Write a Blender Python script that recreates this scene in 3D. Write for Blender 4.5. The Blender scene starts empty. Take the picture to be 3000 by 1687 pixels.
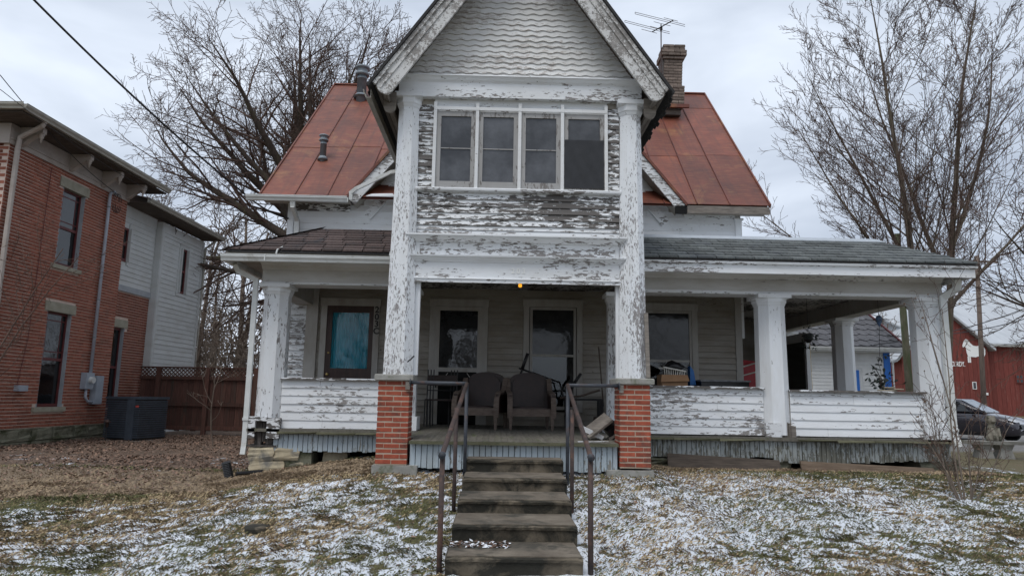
import bpy, math, random
import numpy as np
from mathutils import Vector, Matrix
R = math.radians
rnd = random.Random(7)

# ------------------------------------------------------------------ camera
S = bpy.context.scene
COL = S.collection
YAW, PIT, ROLL, ZC, FPX = R(1.2), R(9.0), 0.0165, 0.86, 2028.0
fw = np.array([math.sin(YAW)*math.cos(PIT), math.cos(YAW)*math.cos(PIT), math.sin(PIT)])
_r0 = np.array([math.cos(YAW), -math.sin(YAW), 0.0]); _u0 = np.cross(_r0, fw)
cr = math.cos(ROLL)*_r0 + math.sin(ROLL)*_u0
cu = -math.sin(ROLL)*_r0 + math.cos(ROLL)*_u0
CAMP = np.array([0, 0, ZC])
cam = bpy.data.cameras.new('camera'); camo = bpy.data.objects.new('camera', cam); COL.objects.link(camo)
cam.sensor_width = 36; cam.lens = FPX/3000*36; cam.clip_end = 2000; cam.clip_start = .05
camo.matrix_world = Matrix(((cr[0], cu[0], -fw[0], 0), (cr[1], cu[1], -fw[1], 0), (cr[2], cu[2], -fw[2], ZC), (0, 0, 0, 1)))
S.camera = camo
def ray(x, y): return fw + (x-1500)/FPX*cr - (y-843.5)/FPX*cu
def onY(x, y, Y):
    d = ray(x, y); return CAMP + d*(Y/d[1])
def onZ(x, y, Z):
    d = ray(x, y); return CAMP + d*((Z-ZC)/d[2])

# ------------------------------------------------------------------ node helper
def nd(nt, typ, ins=None, **props):
    n = nt.nodes.new(typ)
    for k, v in props.items(): setattr(n, k, v)
    for k, v in (ins or {}).items():
        s = n.inputs[k]
        if hasattr(v, 'is_output') or isinstance(v, bpy.types.NodeSocket): nt.links.new(v, s)
        else: s.default_value = v
    return n
def c4(c): return (c[0], c[1], c[2], 1)

# ------------------------------------------------------------------ world: overcast daylight
W = bpy.data.worlds.new('World'); S.world = W; W.use_nodes = True
nt = W.node_tree; nt.nodes.clear()
SUN_EL, SUN_AZ = R(60), R(-30)      # high, behind and left of the camera, veiled by cloud
sky = nd(nt, 'ShaderNodeTexSky', sky_type='NISHITA', sun_disc=False, sun_elevation=SUN_EL, sun_rotation=R(180)+SUN_AZ, dust_density=3.0)
tc = nd(nt, 'ShaderNodeTexCoord')
mp = nd(nt, 'ShaderNodeMapping', {'Vector': tc.outputs['Generated'], 'Scale': (1.5, 1.5, 3.6)})
cn = nd(nt, 'ShaderNodeTexNoise', {'Vector': mp.outputs[0], 'Scale': 1.7, 'Detail': 5.0, 'Roughness': .5, 'Distortion': .25})
rp = nd(nt, 'ShaderNodeValToRGB', {'Fac': cn.outputs[0]})
rp.color_ramp.elements[0].position = .32; rp.color_ramp.elements[0].color = (.40, .46, .56, 1)
rp.color_ramp.elements[1].position = .66; rp.color_ramp.elements[1].color = (.73, .80, .91, 1)
sk = nd(nt, 'ShaderNodeVectorMath', {0: sky.outputs[0], 1: (.1, .1, .1)}, operation='MULTIPLY')
mx = nd(nt, 'ShaderNodeMix', {'Factor': .93, 'A': sk.outputs[0], 'B': rp.outputs[0]}, data_type='RGBA')
for s_ in mx.inputs:
    pass
mx2 = nd(nt, 'ShaderNodeMixRGB', {'Fac': .95, 'Color1': sk.outputs[0], 'Color2': rp.outputs[0]})
nt.nodes.remove(mx)
bg = nd(nt, 'ShaderNodeBackground', {'Color': mx2.outputs[0], 'Strength': 1.0})
wo = nd(nt, 'ShaderNodeOutputWorld', {'Surface': bg.outputs[0]})
sl = bpy.data.lights.new('sun', 'SUN'); sl.energy = 1.4; sl.angle = R(30); sl.color = (1, .97, .93)
so = bpy.data.objects.new('sun', sl); COL.objects.link(so)
sd = Vector((math.sin(SUN_AZ)*math.cos(SUN_EL), -math.cos(SUN_AZ)*math.cos(SUN_EL), math.sin(SUN_EL)))
so.rotation_euler = sd.to_track_quat('Z', 'Y').to_euler()
S.view_settings.view_transform = 'Standard'; S.view_settings.look = 'None'
S.view_settings.exposure = 0.3; S.view_settings.gamma = 1.0
S.render.engine = 'CYCLES'

# ------------------------------------------------------------------ materials
MATS = {}
def new_mat(name):
    m = bpy.data.materials.new(name); m.use_nodes = True
    nt = m.node_tree; nt.nodes.clear()
    b = nd(nt, 'ShaderNodeBsdfPrincipled'); o = nd(nt, 'ShaderNodeOutputMaterial', {'Surface': b.outputs[0]})
    MATS[name] = m
    return m, nt, b
def wpos(nt, sc=(1, 1, 1)):
    g = nd(nt, 'ShaderNodeNewGeometry')
    return nd(nt, 'ShaderNodeMapping', {'Vector': g.outputs['Position'], 'Scale': sc}).outputs[0]
def math_(nt, op, a, b=0.0, clamp=False): return nd(nt, 'ShaderNodeMath', {0: a, 1: b}, operation=op, use_clamp=clamp).outputs[0]
def ramp(nt, f, p0, c0, p1, c1):
    r = nd(nt, 'ShaderNodeValToRGB', {'Fac': f}); e = r.color_ramp.elements
    e[0].position = p0; e[0].color = c4(c0); e[1].position = p1; e[1].color = c4(c1); return r.outputs[0]
def mixc(nt, f, a, b, mode='MIX'):
    return nd(nt, 'ShaderNodeMixRGB', {'Fac': f, 'Color1': a if not isinstance(a, tuple) else c4(a), 'Color2': b if not isinstance(b, tuple) else c4(b)}, blend_type=mode).outputs[0]
def bump(nt, b, h, strength=.5, dist=.01):
    bn = nd(nt, 'ShaderNodeBump', {'Height': h, 'Strength': strength, 'Distance': dist})
    nt.links.new(bn.outputs[0], b.inputs['Normal']); return bn

def gen(name, c1, c2, scale=4, rough=.7, bmp=.3, stretch=(1, 1, 1), rv=0.0, metal=0.0, c3=None, t3=.62, s3=2.0, bd=.008, detail=6):
    m, nt, b = new_mat(name)
    v = wpos(nt, stretch)
    n1 = nd(nt, 'ShaderNodeTexNoise', {'Vector': v, 'Scale': scale, 'Detail': float(detail), 'Roughness': .62}).outputs[0]
    col = ramp(nt, n1, .3, c1, .7, c2)
    if c3:
        n3 = nd(nt, 'ShaderNodeTexNoise', {'Vector': v, 'Scale': s3, 'Detail': 8.0, 'Roughness': .68, 'Distortion': .5}).outputs[0]
        col = mixc(nt, ramp(nt, n3, t3-.06, (0, 0, 0), t3+.06, (1, 1, 1)), col, c3)
    if rv:
        oi = nd(nt, 'ShaderNodeObjectInfo').outputs['Random']
        k = math_(nt, 'MULTIPLY_ADD', oi, 2*rv); 
        k2 = nd(nt, 'ShaderNodeMath', {0: oi, 1: 2*rv, 2: 1-rv}, operation='MULTIPLY_ADD').outputs[0]
        hs = nd(nt, 'ShaderNodeHueSaturation', {'Value': k2, 'Color': col}); col = hs.outputs[0]
    nt.links.new(col, b.inputs['Base Color']); b.inputs['Roughness'].default_value = rough; b.inputs['Metallic'].default_value = metal
    nf = nd(nt, 'ShaderNodeTexNoise', {'Vector': v, 'Scale': scale*6, 'Detail': 5.0, 'Roughness': .7}).outputs[0]
    if bmp: bump(nt, b, nf, bmp, bd)
    return m

from statistics import NormalDist
def PQ(p): return NormalDist().inv_cdf(1-p)
def paint(name, peel, axis='x', base=(.75, .77, .79), under=(.17, .155, .145), under2=(.30, .285, .275), dirt=.25, fl=38., big=1.5, rv=.04, fm=17.0, bs=.55):
    """old white house paint flaking off grey weathered wood"""
    m, nt, b = new_mat(name)
    st = {'x': (.45, 1, 1.5), 'z': (1.5, 1.5, .42), 'n': (1, 1, 1)}[axis]
    gr = {'x': (.5, 6, 14), 'z': (14, 14, .6), 'n': (4, 4, 4)}[axis]
    v = wpos(nt, st); g = wpos(nt, gr)
    dn = nd(nt, 'ShaderNodeTexNoise', {'Vector': v, 'Scale': 9.0, 'Detail': 4.0}).outputs['Color']
    vv = nd(nt, 'ShaderNodeMixRGB', {'Fac': .06, 'Color1': v, 'Color2': dn}, blend_type='ADD').outputs[0]
    nb = nd(nt, 'ShaderNodeTexNoise', {'Vector': v, 'Scale': big, 'Detail': 3.0, 'Roughness': .55}).outputs[0]
    nm = nd(nt, 'ShaderNodeTexNoise', {'Vector': v, 'Scale': fm, 'Detail': 9.0, 'Roughness': .66, 'Distortion': .4}).outputs[0]
    vc = nd(nt, 'ShaderNodeTexVoronoi', {'Vector': vv, 'Scale': fl, 'Randomness': 1.0}).outputs['Color']
    vr = nd(nt, 'ShaderNodeSeparateColor', {'Color': vc}).outputs[0]
    a = math_(nt, 'MULTIPLY', nb, .55); a = math_(nt, 'ADD', a, math_(nt, 'MULTIPLY', nm, .75)); a = math_(nt, 'ADD', a, math_(nt, 'MULTIPLY', vr, .13))
    gz_ = nd(nt, 'ShaderNodeSeparateXYZ', {0: nd(nt, 'ShaderNodeTexCoord').outputs['Generated']}).outputs[2]
    if axis in 'xz': a = math_(nt, 'ADD', a, math_(nt, 'MULTIPLY', math_(nt, 'SUBTRACT', .5, gz_), .10 if axis == 'x' else .05))
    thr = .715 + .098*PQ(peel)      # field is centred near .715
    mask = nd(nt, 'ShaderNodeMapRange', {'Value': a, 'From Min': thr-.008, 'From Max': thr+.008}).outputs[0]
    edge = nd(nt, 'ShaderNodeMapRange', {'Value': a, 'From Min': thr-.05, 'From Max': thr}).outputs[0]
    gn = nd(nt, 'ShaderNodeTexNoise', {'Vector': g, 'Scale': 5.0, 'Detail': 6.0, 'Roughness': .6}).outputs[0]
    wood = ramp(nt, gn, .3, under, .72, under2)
    dn2 = nd(nt, 'ShaderNodeTexNoise', {'Vector': v, 'Scale': 2.3, 'Detail': 7.0, 'Roughness': .7}).outputs[0]
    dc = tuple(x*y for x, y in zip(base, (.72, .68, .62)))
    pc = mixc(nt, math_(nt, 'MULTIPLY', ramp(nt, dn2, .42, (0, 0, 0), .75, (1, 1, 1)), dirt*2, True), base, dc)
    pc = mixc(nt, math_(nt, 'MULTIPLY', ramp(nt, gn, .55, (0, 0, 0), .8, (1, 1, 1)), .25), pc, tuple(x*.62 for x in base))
    col = mixc(nt, mask, pc, wood)
    oi = nd(nt, 'ShaderNodeObjectInfo').outputs['Random']
    k2 = nd(nt, 'ShaderNodeMath', {0: oi, 1: 2*rv, 2: 1-rv}, operation='MULTIPLY_ADD').outputs[0]
    col = nd(nt, 'ShaderNodeHueSaturation', {'Value': k2, 'Color': col}).outputs[0]
    nt.links.new(col, b.inputs['Base Color']); b.inputs['Roughness'].default_value = .62
    h = math_(nt, 'SUBTRACT', math_(nt, 'MULTIPLY', edge, .25), mask)
    h = math_(nt, 'ADD', h, math_(nt, 'MULTIPLY', gn, .35))
    bump(nt, b, h, bs, .006)
    return m

for ax in 'xz':
    paint('paint_low_'+ax, .06, ax); paint('paint_mid_'+ax, .13, ax); paint('paint_high_'+ax, .26, ax)
paint('paint_panel', .56, 'x', under=(.062, .055, .05), under2=(.125, .114, .106), fl=30, fm=17.0)
paint('paint_strip', .58, 'x', under=(.07, .062, .056), under2=(.14, .126, .116), fl=24)
paint('paint_col', .30, 'z', under=(.2, .185, .18), under2=(.33, .315, .31), fl=64, fm=32.0)
paint('paint_colr', .33, 'z', under=(.2, .185, .18), under2=(.33, .315, .31), fl=64, fm=32.0)
paint('paint_gable', .16, 'x', base=(.66, .66, .65), under=(.36, .33, .31), under2=(.50, .47, .44), fl=60, dirt=.30, bs=.2, rv=.09)
paint('paint_barge', .45, 'n', base=(.60, .60, .59), under=(.17, .16, .15), under2=(.33, .31, .29), fl=70)
paint('paint_dirt_shade', .02, 'x', base=(.33, .306, .27), under=(.12, .1, .085), under2=(.2, .17, .14), dirt=.7)  # white paint darkened: brown dirt plus porch shade put into the colour
paint('paint_trim_in', .02, 'z', base=(.40, .385, .36), under=(.14, .12, .1), under2=(.24, .21, .18), dirt=.6)  # inside trim: porch shade put into the base colour besides its dirt
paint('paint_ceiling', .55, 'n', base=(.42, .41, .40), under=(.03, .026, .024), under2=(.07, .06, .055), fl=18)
paint('paint_skirt', .09, 'z', base=(.43, .50, .55), under=(.17, .165, .15), under2=(.3, .29, .26), dirt=.5)
paint('paint_skirt_old', .45, 'z', base=(.34, .37, .37), under=(.085, .085, .065), under2=(.2, .195, .165), dirt=.7)
paint('paint_sash', .25, 'z', base=(.34, .335, .33), under=(.12, .11, .1), under2=(.22, .2, .19))
paint('paint_beam', .035, 'x', base=(.60, .595, .58), dirt=.45)
paint('paint_clean', .01, 'x', base=(.72, .73, .735), dirt=.2)
paint('neighbor_white', .002, 'x', base=(.52, .535, .53), dirt=.3)
paint('neighbor_trim', .01, 'x', base=(.42, .37, .335), dirt=.5)
gen('brick_red', (.235, .046, .024), (.345, .082, .042), 14, .85, .6, rv=.22, c3=(.13, .05, .036), t3=.58, s3=3.5)
gen('mortar', (.36, .28, .21), (.46, .37, .29), 20, .95, .5)
gen('brick_old', (.19, .060, .037), (.29, .102, .064), 12, .9, .5, rv=.22, c3=(.16, .07, .05), t3=.62, s3=3)
gen('mortar_pale', (.52, .40, .34), (.64, .52, .45), 16, .95, .5)
gen('brick_grey', (.115, .088, .072), (.215, .170, .142), 9, .9, .5, rv=.28)
gen('mortar_dark', (.075, .065, .06), (.12, .105, .095), 16, .95, .4)
gen('concrete', (.22, .215, .195), (.35, .34, .31), 7, .9, .5, c3=(.14, .15, .10), t3=.6, s3=4)
gen('concrete_steps', (.055, .044, .030), (.185, .153, .110), 3.2, .92, .7, c3=(.022, .020, .014), t3=.50, s3=2.4, bd=.012, detail=10)
gen('concrete_tread', (.092, .074, .055), (.205, .174, .135), 4, .92, .5, c3=(.055, .049, .038), t3=.55, s3=2.0, detail=10)
gen('stone_yellow', (.36, .30, .20), (.52, .45, .32), 5, .92, .6, c3=(.17, .16, .14), t3=.57, s3=3)
gen('stone_moss', (.13, .13, .09), (.24, .23, .17), 5, .95, .7, c3=(.07, .075, .04), t3=.55, s3=3, bd=.02)
gen('lintel_stone', (.25, .235, .18), (.36, .34, .27), 6, .9, .5)
gen('wood_grey', (.12, .105, .09), (.26, .23, .20), 5, .85, .6, (1, 1, 6), rv=.12)
gen('wood_rot', (.035, .03, .026), (.17, .15, .135), 4, .95, 1.0, (5, 5, .8), bd=.03)
gen('wood_plank', (.045, .035, .028), (.12, .095, .075), 5, .9, .6, (.7, 4, 8), rv=.1)
gen('wood_plank_warm', (.09, .062, .042), (.19, .14, .10), 5, .9, .6, (.7, 4, 8), rv=.1)
gen('floor_wood', (.085, .078, .062), (.17, .157, .13), 5, .85, .4, (5, .6, 3), rv=.12, c3=(.085, .095, .045), t3=.62, s3=2.2)
gen('floor_edge', (.06, .06, .032), (.14, .135, .085), 7, .9, .6, (1, 3, 3))
gen('fence_wood', (.055, .024, .017), (.115, .050, .036), 4, .9, .5, (8, 8, .7), rv=.2, c3=(.06, .042, .032), t3=.58, s3=1.3)
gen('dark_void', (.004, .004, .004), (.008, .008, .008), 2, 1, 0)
gen('shingle_brown', (.050, .036, .034), (.105, .075, .068), 30, .95, .6, rv=.38, c3=(.045, .042, .045), t3=.6, s3=2.5)
gen('shingle_grey', (.075, .085, .086), (.145, .155, .153), 30, .95, .6, rv=.30, c3=(.075, .083, .09), t3=.58, s3=2)
gen('shingle_black', (.02, .02, .021), (.05, .048, .047), 20, .95, .6, rv=.2)
gen('slate', (.060, .059, .064), (.125, .123, .130), 6, .8, .5, rv=.25)
gen('gutter_white', (.56, .575, .555), (.68, .69, .68), 4, .4, .1, c3=(.40, .39, .34), t3=.63, s3=3)
gen('gutter_tan', (.27, .255, .22), (.38, .36, .31), 4, .5, .15)
gen('flashing', (.42, .46, .50), (.55, .59, .63), 5, .35, .15, metal=.35)
gen('pipe_grey', (.15, .18, .205), (.23, .265, .29), 8, .5, .15)
gen('meter_grey', (.28, .315, .37), (.37, .41, .46), 6, .5, .1)
gen('conduit', (.36, .40, .47), (.46, .50, .57), 6, .45, .1)
gen('iron_rust', (.028, .022, .022), (.075, .046, .038), 9, .75, .4, c3=(.115, .062, .045), t3=.57, s3=7)
gen('iron_blue', (.028, .033, .042), (.06, .066, .078), 9, .6, .3, c3=(.09, .05, .038), t3=.62, s3=6)
gen('black_metal', (.008, .008, .009), (.02, .019, .019), 9, .5, .2)
gen('bark_dark', (.040, .030, .023), (.095, .071, .054), 5, .95, .8, (3, 3, .8), c3=(.085, .078, .035), t3=.60, s3=1.2)
gen('bark_grey', (.085, .066, .050), (.16, .128, .096), 5, .95, .8, (3, 3, .8), c3=(.095, .085, .045), t3=.60, s3=1.0)
gen('twig_red', (.070, .043, .034), (.135, .088, .067), 5, .95, .3)
gen('twig_tan', (.13, .10, .078), (.24, .195, .155), 5, .95, .3)
gen('pole_green', (.13, .12, .08), (.22, .205, .145), 4, .95, .6, (3, 3, .6), c3=(.10, .12, .06), t3=.52, s3=1)
gen('pole_brown', (.10, .075, .06), (.17, .13, .105), 4, .95, .6, (3, 3, .6))
gen('leather', (.014, .0065, .005), (.034, .015, .011), 10, .5, .3)
gen('chair_wood', (.065, .046, .036), (.145, .108, .086), 6, .7, .4, (2, 2, 6))
gen('cardboard', (.26, .145, .075), (.34, .20, .11), 5, .9, .2)
gen('plastic_white', (.62, .60, .54), (.72, .70, .64), 4, .5, .05)
gen('plastic_black', (.008, .008, .009), (.018, .018, .02), 6, .4, .2)
gen('plastic_sheet', (.10, .105, .115), (.25, .26, .275), 6, .25, 1.0, bd=.03)
gen('plastic_blue', (.01, .10, .32), (.015, .14, .40), 4, .5, .1)
gen('cooler_red', (.30, .008, .015), (.38, .015, .022), 4, .45, .1)
gen('maroon', (.085, .016, .016), (.13, .026, .025), 6, .5, .2)
gen('door_brown', (.030, .013, .010), (.06, .028, .02), 6, .45, .2, (4, 4, .5))
gen('brass', (.55, .40, .16), (.65, .48, .2), 6, .35, .1, metal=.8)
gen('frame_grey', (.27, .29, .315), (.37, .39, .41), 6, .7, .2)
gen('blue_trim', (.008, .11, .42), (.012, .14, .50), 6, .6, .1)
gen('chime_blue', (.05, .10, .2), (.10, .17, .30), 20, .3, .3)
gen('garage_white', (.55, .56, .555), (.64, .65, .645), 3, .7, .2, rv=.04)
gen('barn_red', (.115, .022, .016), (.20, .05, .038), 3, .9, .5, (6, 6, .5), rv=.16, c3=(.27, .17, .14), t3=.66, s3=1.6)
gen('barn_roof', (.36, .38, .40), (.47, .49, .51), 1, .5, .2, (3, .2, 1))
gen('white_paint', (.78, .78, .76), (.82, .82, .80), 5, .8, .1)
gen('black_paint', (.006, .006, .006), (.012, .012, .012), 5, .5, .05)
gen('statue_stone', (.17, .155, .125), (.30, .275, .225), 9, .95, .8, c3=(.07, .075, .045), t3=.55, s3=5, bd=.02)
gen('bench_stone', (.22, .21, .19), (.34, .33, .30), 6, .95, .6, c3=(.10, .105, .075), t3=.58, s3=3)
gen('car_paint', (.030, .026, .034), (.036, .030, .040), 3, .22, 0, metal=.2)
MATS['car_paint'].node_tree.nodes['Principled BSDF'].inputs['Coat Weight'].default_value = 1.0
gen('chrome', (.55, .55, .56), (.6, .6, .61), 3, .18, 0, metal=1.0)
gen('tyre', (.012, .012, .012), (.02, .02, .02), 8, .85, .3)
gen('rim', (.22, .22, .23), (.3, .3, .31), 8, .35, 0, metal=.8)
gen('headlight', (.55, .57, .6), (.7, .72, .75), 4, .1, 0)
gen('ac_blue', (.030, .040, .054), (.055, .068, .088), 6, .55, .2)
gen('red_label', (.35, .05, .04), (.4, .06, .05), 5, .5, 0)
gen('leaf_dark', (.010, .018, .014), (.026, .042, .030), 5, .4, .1)
gen('flat_stone', (.25, .215, .16), (.36, .315, .24), 6, .9, .5)
gen('dry_leaf', (.075, .042, .028), (.17, .10, .062), 30, .9, .3)
gen('hair_line', (.01, .01, .011), (.018, .018, .018), 5, .6, 0)
gen('snow', (.80, .83, .87), (.86, .89, .92), 9, .8, .4)
gen('asphalt', (.13, .125, .12), (.21, .20, .19), 3, .95, .5)

# rusty red standing seam roof
m, nt, b = new_mat('roof_red'); v = wpos(nt)
n1 = nd(nt, 'ShaderNodeTexNoise', {'Vector': v, 'Scale': 1.6, 'Detail': 9.0, 'Roughness': .68}).outputs[0]
n2 = nd(nt, 'ShaderNodeTexNoise', {'Vector': wpos(nt, (1, 5, 5)), 'Scale': 3.5, 'Detail': 8.0, 'Roughness': .7}).outputs[0]
n4 = nd(nt, 'ShaderNodeTexNoise', {'Vector': v, 'Scale': .9, 'Detail': 9.0, 'Roughness': .72, 'Distortion': .6}).outputs[0]
cc = ramp(nt, n1, .32, (.10, .027, .016), .72, (.225, .058, .030))
cc = mixc(nt, ramp(nt, n2, .50, (0, 0, 0), .72, (.7, .7, .7)), cc, (.29, .105, .048))
cc = mixc(nt, ramp(nt, n4, .56, (0, 0, 0), .68, (.75, .75, .75)), cc, (.31, .155, .06))
n5 = nd(nt, 'ShaderNodeTexNoise', {'Vector': wpos(nt, (9, .45, .45)), 'Scale': 1.6, 'Detail': 6.0, 'Roughness': .6}).outputs[0]
cc = mixc(nt, ramp(nt, n5, .52, (0, 0, 0), .75, (.7, .7, .7)), cc, (.085, .032, .024))
oi = nd(nt, 'ShaderNodeObjectInfo').outputs['Random']
k2 = nd(nt, 'ShaderNodeMath', {0: oi, 1: .36, 2: .80}, operation='MULTIPLY_ADD').outputs[0]
cc = nd(nt, 'ShaderNodeHueSaturation', {'Value': k2, 'Color': cc}).outputs[0]
nt.links.new(cc, b.inputs['Base Color']); b.inputs['Roughness'].default_value = .55; bump(nt, b, n2, .25, .01)

gen('roof_seam', (.07, .018, .012), (.15, .038, .024), 3, .6, .2)
def glass(name, tint, rough=.03, spec=.5):
    m, nt, b = new_mat(name); b.inputs['Base Color'].default_value = c4(tint); b.inputs['Roughness'].default_value = rough
    b.inputs['Specular IOR Level'].default_value = spec
    n = nd(nt, 'ShaderNodeTexNoise', {'Vector': wpos(nt), 'Scale': 3.0, 'Detail': 3.0}).outputs[0]; bump(nt, b, n, .2, .03)
    n2_ = nd(nt, 'ShaderNodeTexNoise', {'Vector': wpos(nt), 'Scale': 1.8, 'Detail': 6.0, 'Roughness': .65}).outputs[0]  # mottled tint painted in for uneven reflections on the panes
    nt.links.new(mixc(nt, ramp(nt, n2_, .4, (0, 0, 0), .7, (1, 1, 1)), tuple(x*.6 for x in tint), tuple(x*1.7 for x in tint)), b.inputs['Base Color'])
    return m
glass('pane_dark', (.006, .007, .008), .04, .8)
glass('pane_screen', (.070, .073, .080), .10, .55)
glass('pane_film', (.028, .028, .030), .12, .7)
glass('pane_porch', (.022, .022, .022), .10, .45)
glass('windscreen', (.30, .33, .36), .05, 1.0)
m, nt, b = new_mat('pane_clear')
o = [n for n in nt.nodes if n.type == 'OUTPUT_MATERIAL'][0]
tr = nd(nt, 'ShaderNodeBsdfTransparent', {'Color': (.9, .93, .93, 1)}); gl = nd(nt, 'ShaderNodeBsdfGlossy', {'Roughness': .03})
fr = nd(nt, 'ShaderNodeFresnel', {'IOR': 1.5}); ms = nd(nt, 'ShaderNodeMixShader', {0: fr.outputs[0], 1: tr.outputs[0], 2: gl.outputs[0]})
nt.links.new(ms.outputs[0], o.inputs['Surface']); nt.nodes.remove(b)
m, nt, b = new_mat('bulb'); b.inputs['Base Color'].default_value = (.9, .4, .03, 1)
b.inputs['Emission Color'].default_value = (1, .42, .03, 1); b.inputs['Emission Strength'].default_value = .9
gen('curtain', (.02, .42, .58), (.04, .56, .72), 3, .8, .2, (6, 1, .3))

# ------------------------------------------------------------------ mesh helpers
def link(o): COL.objects.link(o); return o
def setp(o, parent):
    if parent is not None:
        o.parent = parent
        o.matrix_parent_inverse = Matrix.Translation(parent.location).inverted() if parent.type == 'EMPTY' else Matrix.Identity(4)
        if parent.type != 'EMPTY': o.matrix_parent_inverse = parent.matrix_basis.inverted()
def mobj(name, me, mat, parent=None, loc=None, rot=None):
    o = bpy.data.objects.new(name, me); link(o)
    if mat and not me.materials: me.materials.append(MATS[mat])
    if loc is not None: o.location = loc
    if rot is not None: o.rotation_euler = rot
    setp(o, parent); return o
class MB:
    def __init__(s): s.v = []; s.f = []
    def quad(s, a, b, c, d):
        i = len(s.v); s.v += [tuple(a), tuple(b), tuple(c), tuple(d)]; s.f.append((i, i+1, i+2, i+3)); return s
    def hexa(s, p):   # 8 points: bottom 4 ccw, top 4 ccw
        i = len(s.v); s.v += [tuple(q) for q in p]
        s.f += [tuple(i+k for k in q) for q in ((3, 2, 1, 0), (4, 5, 6, 7), (0, 1, 5, 4), (1, 2, 6, 5), (2, 3, 7, 6), (3, 0, 4, 7))]; return s
    def box(s, x0, x1, y0, y1, z0, z1):
        return s.hexa([(x0, y0, z0), (x1, y0, z0), (x1, y1, z0), (x0, y1, z0), (x0, y0, z1), (x1, y0, z1), (x1, y1, z1), (x0, y1, z1)])
    def obox(s, O, U, V, Wv):   # corner + three edge vectors
        O, U, V, Wv = map(np.array, (O, U, V, Wv))
        return s.hexa([O, O+U, O+U+V, O+V, O+Wv, O+U+Wv, O+U+V+Wv, O+V+Wv])
    def bar(s, a, b, w, h, up=(0, 0, 1)):
        a = np.array(a, float); b = np.array(b, float); d = b-a; d /= np.linalg.norm(d)
        sd = np.cross(d, up); sd /= np.linalg.norm(sd); u = np.cross(sd, d)
        return s.hexa([a-sd*w/2-u*h/2, b-sd*w/2-u*h/2, b+sd*w/2-u*h/2, a+sd*w/2-u*h/2, a-sd*w/2+u*h/2, b-sd*w/2+u*h/2, b+sd*w/2+u*h/2, a+sd*w/2+u*h/2])
    def loft(s, rings, close=True, cap=True):
        i = len(s.v); n = len(rings[0])
        for r in rings: s.v += [tuple(q) for q in r]
        for k in range(len(rings)-1):
            for j in range(n if close else n-1):
                j2 = (j+1) % n; s.f.append((i+k*n+j, i+k*n+j2, i+(k+1)*n+j2, i+(k+1)*n+j))
        if cap:
            s.f.append(tuple(i+j for j in range(n))[::-1]); s.f.append(tuple(i+(len(rings)-1)*n+j for j in range(n)))
        return s
    def tube(s, pts, rad, n=8, cap=True):
        pts = [np.array(p, float) for p in pts]; rings = []
        if not hasattr(rad, '__len__'): rad = [rad]*len(pts)
        ref = None
        for k, p in enumerate(pts):
            d = pts[min(k+1, len(pts)-1)]-pts[max(k-1, 0)]; d = d/(np.linalg.norm(d)+1e-9)
            if ref is None:
                ref = np.array([0, 0, 1.0]) if abs(d[2]) < .9 else np.array([1.0, 0, 0])
            a = np.cross(d, ref); a /= np.linalg.norm(a)+1e-9; b2 = np.cross(d, a)
            rings.append([p+rad[k]*(math.cos(2*math.pi*j/n)*a+math.sin(2*math.pi*j/n)*b2) for j in range(n)])
            ref = -b2 if False else ref
        return s.loft(rings, True, cap)
    def lathe(s, c, prof, n=16):   # prof [(r,z)]
        return s.loft([[(c[0]+r*math.cos(2*math.pi*j/n), c[1]+r*math.sin(2*math.pi*j/n), c[2]+z) for j in range(n)] for r, z in prof])
    def octo(s, cx, cy, prof, k=.30):   # prof [(half_width,z)]: chamfered square rings
        rings = []
        for h, z in prof:
            q = h*(1-2*k*.5/.5*0)-h*2*k
            q = h*.44
            rings.append([(cx+a, cy+b, z) for a, b in ((-q, -h), (q, -h), (h, -q), (h, q), (q, h), (-q, h), (-h, q), (-h, -q))])
        return s.loft(rings)
    def extr(s, x0, x1, prof):    # (y,z) profile extruded along x
        return s.loft([[(x0, y, z) for y, z in prof], [(x1, y, z) for y, z in prof]])
    def prism(s, poly, fn, t0, t1):   # polygon (a,b) mapped by fn(a,b,t)
        return s.loft([[fn(a, b, t0) for a, b in poly], [fn(a, b, t1) for a, b in poly]])
    def mesh(s, name, smooth=False):
        me = bpy.data.meshes.new(name); me.from_pydata(s.v, [], s.f); 
        import bmesh
        bm = bmesh.new(); bm.from_mesh(me); bmesh.ops.recalc_face_normals(bm, faces=bm.faces); bm.to_mesh(me); bm.free()
        if smooth: me.polygons.foreach_set('use_smooth', [True]*len(me.polygons))
        return me
    def build(s, name, mat, parent=None, smooth=False): return mobj(name, s.mesh(name, smooth), mat, parent)
def B(name, mat, parent, *a): return MB().box(*a).build(name, mat, parent)
def thing(name, loc, label, cat, group=None):
    o = bpy.data.objects.new(name, None); link(o); o.location = loc; o['label'] = label; o['category'] = cat
    if group: o['group'] = group
    o.empty_display_size = .2; return o
def tag(o, label, cat, group=None):
    o['label'] = label; o['category'] = cat
    if group: o['group'] = group
    return o
def kind(o, k): o['kind'] = k; return o
def holes_rects(u0, u1, z0, z1, holes):
    us = sorted({u0, u1, *[min(max(h[i], u0), u1) for h in holes for i in (0, 1)]}); zs = sorted({z0, z1, *[min(max(h[i], z0), z1) for h in holes for i in (2, 3)]})
    out = []
    for a, b in zip(us, us[1:]):
        for c, d in zip(zs, zs[1:]):
            if b-a < 1e-4 or d-c < 1e-4: continue
            mu, mz = (a+b)/2, (c+d)/2
            if not any(h[0] < mu < h[1] and h[2] < mz < h[3] for h in holes): out.append((a, b, c, d))
    return out
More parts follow.
